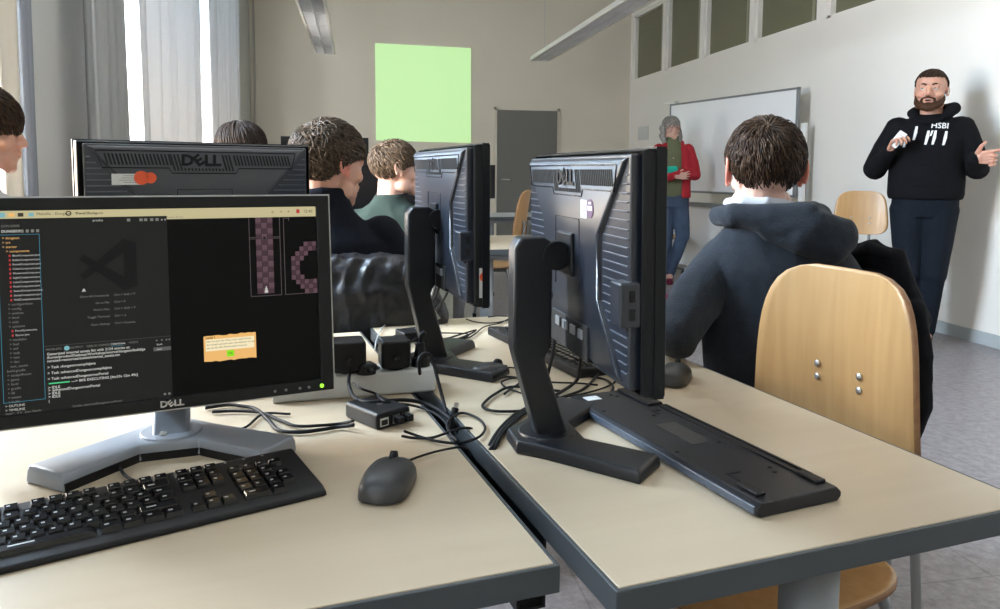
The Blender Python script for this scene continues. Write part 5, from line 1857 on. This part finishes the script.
b.chain([(-.075, -.055, 1.525), (-.10, .0, 1.560), (-.08, .06, 1.575), (.01, .085, 1.58), (.11, .06, 1.585), (.135, .0, 1.585), (.105, -.06, 1.55)], [.024, .030, .034, .036, .040, .042, .032])
b.chain([(-.075, -.06, 1.52), (-.03, -.115, 1.495), (.05, -.115, 1.50), (.105, -.06, 1.545)], [.022, .014, .014, .026])
b.done('hood', CH['black'], t, .006, 5, .004, 14)
b = Blob(); b.ell((0, 0, 1.005), (.222, .156, .028)); b.done('waistband', CH['black'], t, .007, 3)
b = Blob(); b.loft([(0, -.112, 1.075, .12, .050), (0, -.118, 1.14, .115, .050), (0, -.108, 1.21, .085, .048)]); b.done('front_pocket', CH['black'], t, .006, 3)
b = Blob()
b.loft([(0, 0, .88, .17, .115), (0, 0, .95, .195, .130), (0, 0, 1.01, .195, .135)])
for (h_, k_, a_), q in zip(LEGS, (1, -1)):
    b.cap(V(h_) + V((0, 0, -.02)), k_, .118, .080); b.cap(k_, V(a_) + V((0, 0, .03)), .076, .056)
b.done('trousers', CH['navyj'], t, .008, 5, .006, 9, (1, 1, .5))
for h_, k_, a_ in LEGS:
    b = Blob(); a_ = V(a_); b.cap(a_ + V((0, .02, -.03)), a_ + V((0, -.15, -.05)), .046, .036)
    sh_ = b.done('shoe', CH['shoe'], t, .006, 3)
    b = Blob(); b.ell(a_ + V((0, -.06, -.078)), (.048, .145, .014)); b.done('sole', CH['sole'], sh_, .005, 2)
# white print on the chest, following the front of the hoodie
def printobj(txt, size, x, z, rot=0, bold=.0):
    bm = B()
    addmesh(bm, textmesh(txt, size, .0006, bold=bold), Matrix.Translation((x, 0, z)) @ Matrix.Rotation(rot, 4, 'Y') @ FACEY)
    bmesh.ops.subdivide_edges(bm, edges=[e for e in bm.edges if e.calc_length() > .02], cuts=2)
    from mathutils.bvhtree import BVHTree
    tr = BVHTree.FromPolygons([v.co for v in hd.data.vertices], [p.vertices for p in hd.data.polygons])
    for v in bm.verts:
        h = tr.ray_cast(V((v.co.x, -1, v.co.z)), V((0, 1, 0)))
        if h[0] is not None:
            v.co.y = h[0].y - .0055 + v.co.y
    obj('chest_print', bm, CH['print'], t)
printobj('HSBI', .050, .062, 1.470, .06, .0008)
def stroke(pts, w):
    bm = B()
    for (a, b_) in zip(pts, pts[1:]):
        pass
    x_ = [(p[0] - w, p[1]) for p in pts] + [(p[0] + w, p[1]) for p in pts[::-1]]
    prism(bm, x_, (-.002, -.0004), axis=1)
    from mathutils.bvhtree import BVHTree
    bmesh.ops.triangulate(bm, faces=bm.faces)
    tr = BVHTree.FromPolygons([v.co for v in hd.data.vertices], [p.vertices for p in hd.data.polygons])
    for v in bm.verts:
        h = tr.ray_cast(V((v.co.x, -1, v.co.z)), V((0, 1, 0)))
        if h[0] is not None:
            v.co.y = h[0].y - .0035 + v.co.y
    obj('chest_print', bm, CH['print'], t)
for x0_, zz_ in ((-.078, 1.425), (-.010, 1.395), (.030, 1.395), (.090, 1.390)):
    stroke([(x0_ + .010, zz_ + .045), (x0_ + .002, zz_ + .004), (x0_ + .008, zz_ + .002), (x0_ - .004, zz_ - .045)], .0065)
stroke([(.022, 1.440), (.012, 1.405)], .0055)
stroke([(-.128, 1.385), (-.136, 1.335)], .0065)
# remote-like white gadget in his hand
o_t = person  # noqa
Mm = Matrix.Translation((3.70, 4.42, 0)) @ Matrix.Rotation(-th, 4, 'Z')
t2 = thing('handheld_remote', 'white handheld device in the raised hand of the man in black', 'remote', (0, 0, 0))
pos = Mm @ V((-.165, -.268, 1.385))
t2.location = pos; t2.rotation_euler = (.15, .62, -th)
bm = B(); box(bm, -.026, .026, -.009, .009, -.060, .050); obj('casing', bm, CH['print'], t2, bevel=.006)
for k in range(3):
    bm = B(); box(bm, -.008, .008, -.0105, -.0088, -.02 + k * .02, -.010 + k * .02); obj('button', bm, M['plaw'], t2, bevel=.001)

# ---------------------------------------------------------------- woman in red
th = math.atan2(3.20, 7.42)
t = person('woman with grey hair in an open red jacket, arms folded before the whiteboard', (3.235, 7.42), -th)
R = frame_from((.42, -.9, -.02))
HC = V((-.045, -.0, 1.615))
b = Blob()
P = add_head(b, HC, R, 1.02)
neck = V((-.03, 0, 1.50))
b.chain([HC + V((0, .01, -.04)), neck, neck - V((0, 0, .08))], [.05, .052, .06])
b.cap((-.01, 0, .93), (-.02, 0, 1.12), .135, .12, .8, (0, 1, 0)); b.cap((-.02, 0, 1.12), (-.02, 0, 1.33), .12, .13, .8, (0, 1, 0)); b.cap((-.02, 0, 1.33), neck - V((0, 0, .06)), .12, .055)
for sx, el, wr in ((.13, (.195, -.06, 1.13), (-.03, -.20, 1.165)), (-.17, (-.24, -.06, 1.13), (.0, -.21, 1.12))):
    b.cap((-.02, 0, 1.36), (sx, 0, 1.40), .08, .05); b.cap((sx, 0, 1.40), el, .046, .038); b.cap(el, wr, .038, .026)
WL = [((.055, 0, .90), (.10, -.07, .50), (-.02, -.03, .09)), ((-.085, 0, .90), (-.07, -.04, .50), (-.085, .0, .09))]
for h_, k_, a_ in WL:
    b.cap(h_, k_, .088, .056); b.cap(k_, a_, .054, .034); b.cap(a_, V(a_) + V((0, -.13, -.045)), .036, .026)
hand(b, (-.03, -.20, 1.165), (-1, -.25, .0), (0, .8, -.2), 1, .95, (10, 12, 14, 16))
hand(b, (.0, -.21, 1.12), (1, -.1, .05), (0, .8, .2), 1, .95, (10, 12, 14, 16))
b.done('body', M['skin2'], t, .0058, 2)
face_bits(P, R, t, 1.02, HG)
gl = B()
for q in (-1, 1):
    pts = [P(q * .031 + .021 * math.cos(a * PI / 6), -.106, .002 + .016 * math.sin(a * PI / 6)) for a in range(13)]
    tube(gl, pts, .0022, 6, raw=True)
tube(gl, [P(-.010, -.108, .006), P(.010, -.108, .006)], .002, 6, raw=True)
for q in (-1, 1):
    tube(gl, [P(q * .052, -.104, .006), P(q * .078, -.02, .008)], .002, 6, raw=True)
obj('glasses', gl, M['lip'], t)
hair('hair', HG, t, HC, R, 1.06, 1600, (.05, .08), .008, .036, -.03, -.10, (0, .15, 1), .08, .006, .9, 31, drop=.002)
b = Blob()
for q in (-1, 1):
    b.chain([P(q * .074, .012, .04), P(q * .086, .005, -.03), P(q * .092, .0, -.09), P(q * .080, -.02, -.135)], [.022, .028, .034, .026])
b.chain([P(-.06, .07, .0), P(0, .09, -.02), P(.06, .07, .0)], [.04, .05, .04]); b.chain([P(-.07, .05, -.08), P(0, .07, -.10), P(.07, .05, -.08)], [.04, .045, .04])
b.done('long_hair', HG, t, .006, 8, .005, 26, (1, 1, .2))
b = Blob()
b.loft([(-.01, -.0, .90, .155, .12), (-.015, 0, 1.0, .15, .122), (-.02, 0, 1.15, .14, .115), (-.02, 0, 1.33, .15, .115), (-.02, 0, 1.42, .13, .09), (-.03, 0, 1.48, .07, .065), (-.03, 0, 1.53, .062, .060)])
b.done('sweater', CH['olive'], t, .007, 5, .005, 10)
b = Blob()
for q, xx in ((-1, -.115), (1, .095)):
    b.loft([(xx + q * .018, .01, .80 if q < 0 else .90, .060, .13), (xx + q * .012, .01, 1.0, .060, .125), (xx + q * .01, .01, 1.2, .062, .125), (xx, .01, 1.36, .065, .118), (xx * .8, .01, 1.43, .06, .09)])
b.loft([(-.01, .075, .80, .17, .055), (-.015, .07, 1.0, .165, .055), (-.02, .06, 1.36, .15, .055), (-.02, .05, 1.45, .10, .05)])
b.chain([(.125, 0, 1.385), (.175, -.03, 1.26), (.200, -.06, 1.14)], [.070, .066, .062]); b.chain([(.200, -.06, 1.14), (.09, -.17, 1.14), (-.0, -.20, 1.165)], [.062, .052, .042])
b.chain([(-.165, 0, 1.385), (-.22, -.03, 1.26), (-.245, -.06, 1.13)], [.070, .066, .062]); b.chain([(-.245, -.06, 1.13), (-.12, -.17, 1.11), (-.03, -.21, 1.115)], [.062, .052, .042])
b.done('jacket', CH['red'], t, .007, 4, .006, 9)
b = Blob(); b.chain([(-.10, -.05, 1.44), (-.10, .04, 1.47), (-.02, .08, 1.48), (.06, .05, 1.46), (.07, -.04, 1.43)], [.028, .036, .036, .036, .028]); b.done('jacket_hood', CH['red'], t, .006, 4, .003, 12)
b = Blob(); b.cap((-.0, -.225, 1.19), (-.115, -.235, 1.185), .036, .034, .6, (0, 1, 0)); b.cap((-.115, -.235, 1.185), (-.175, -.225, 1.18), .030, .018, .6, (0, 1, 0)); b.done('glove', CH['teal'], t, .005, 3)
b = Blob()
b.loft([(-.01, 0, .80, .165, .12), (-.01, 0, .92, .160, .12), (-.01, 0, .98, .15, .115)])
for h_, k_, a_ in WL:
    b.cap(h_, k_, .10, .072); b.cap(k_, V(a_) + V((0, 0, .02)), .070, .052)
b.done('jeans', CH['jeans'], t, .008, 4, .005, 10)
for h_, k_, a_ in WL:
    b = Blob(); a_ = V(a_); b.cap(a_ + V((0, .02, -.035)), a_ + V((0, -.13, -.052)), .042, .034); b.ell(a_ + V((0, -.05, -.075)), (.044, .125, .015))
    b.done('shoe', CH['maroon'], t, .006, 3)

for nm, pts in (('black cable hanging down below the near end of the left desk', [(.115, .80, .60), (.120, .79, .45), (.10, .80, .30), (.14, .82, .12)]),
                ('second black cable hanging down below the near end of the left desk', [(.155, .80, .62), (.165, .79, .45), (.175, .80, .25), (.16, .84, .02)])):
    bm = B()
    tube(bm, pts, .004, 8, 8)
    tag(obj('cable', bm, M['rubber'], None, True), nm, 'cable')
chair('plywood chair under the boy with the white collar', (-1.055, 2.38), -math.atan2(-1.02, 2.43) + PI, top=.84, bw=.38, bh=.28, seat=.47)
chair('plywood chair under the person with smooth dark hair', (-.475, 3.34), .1 + PI, top=.82, bw=.38, bh=.28)
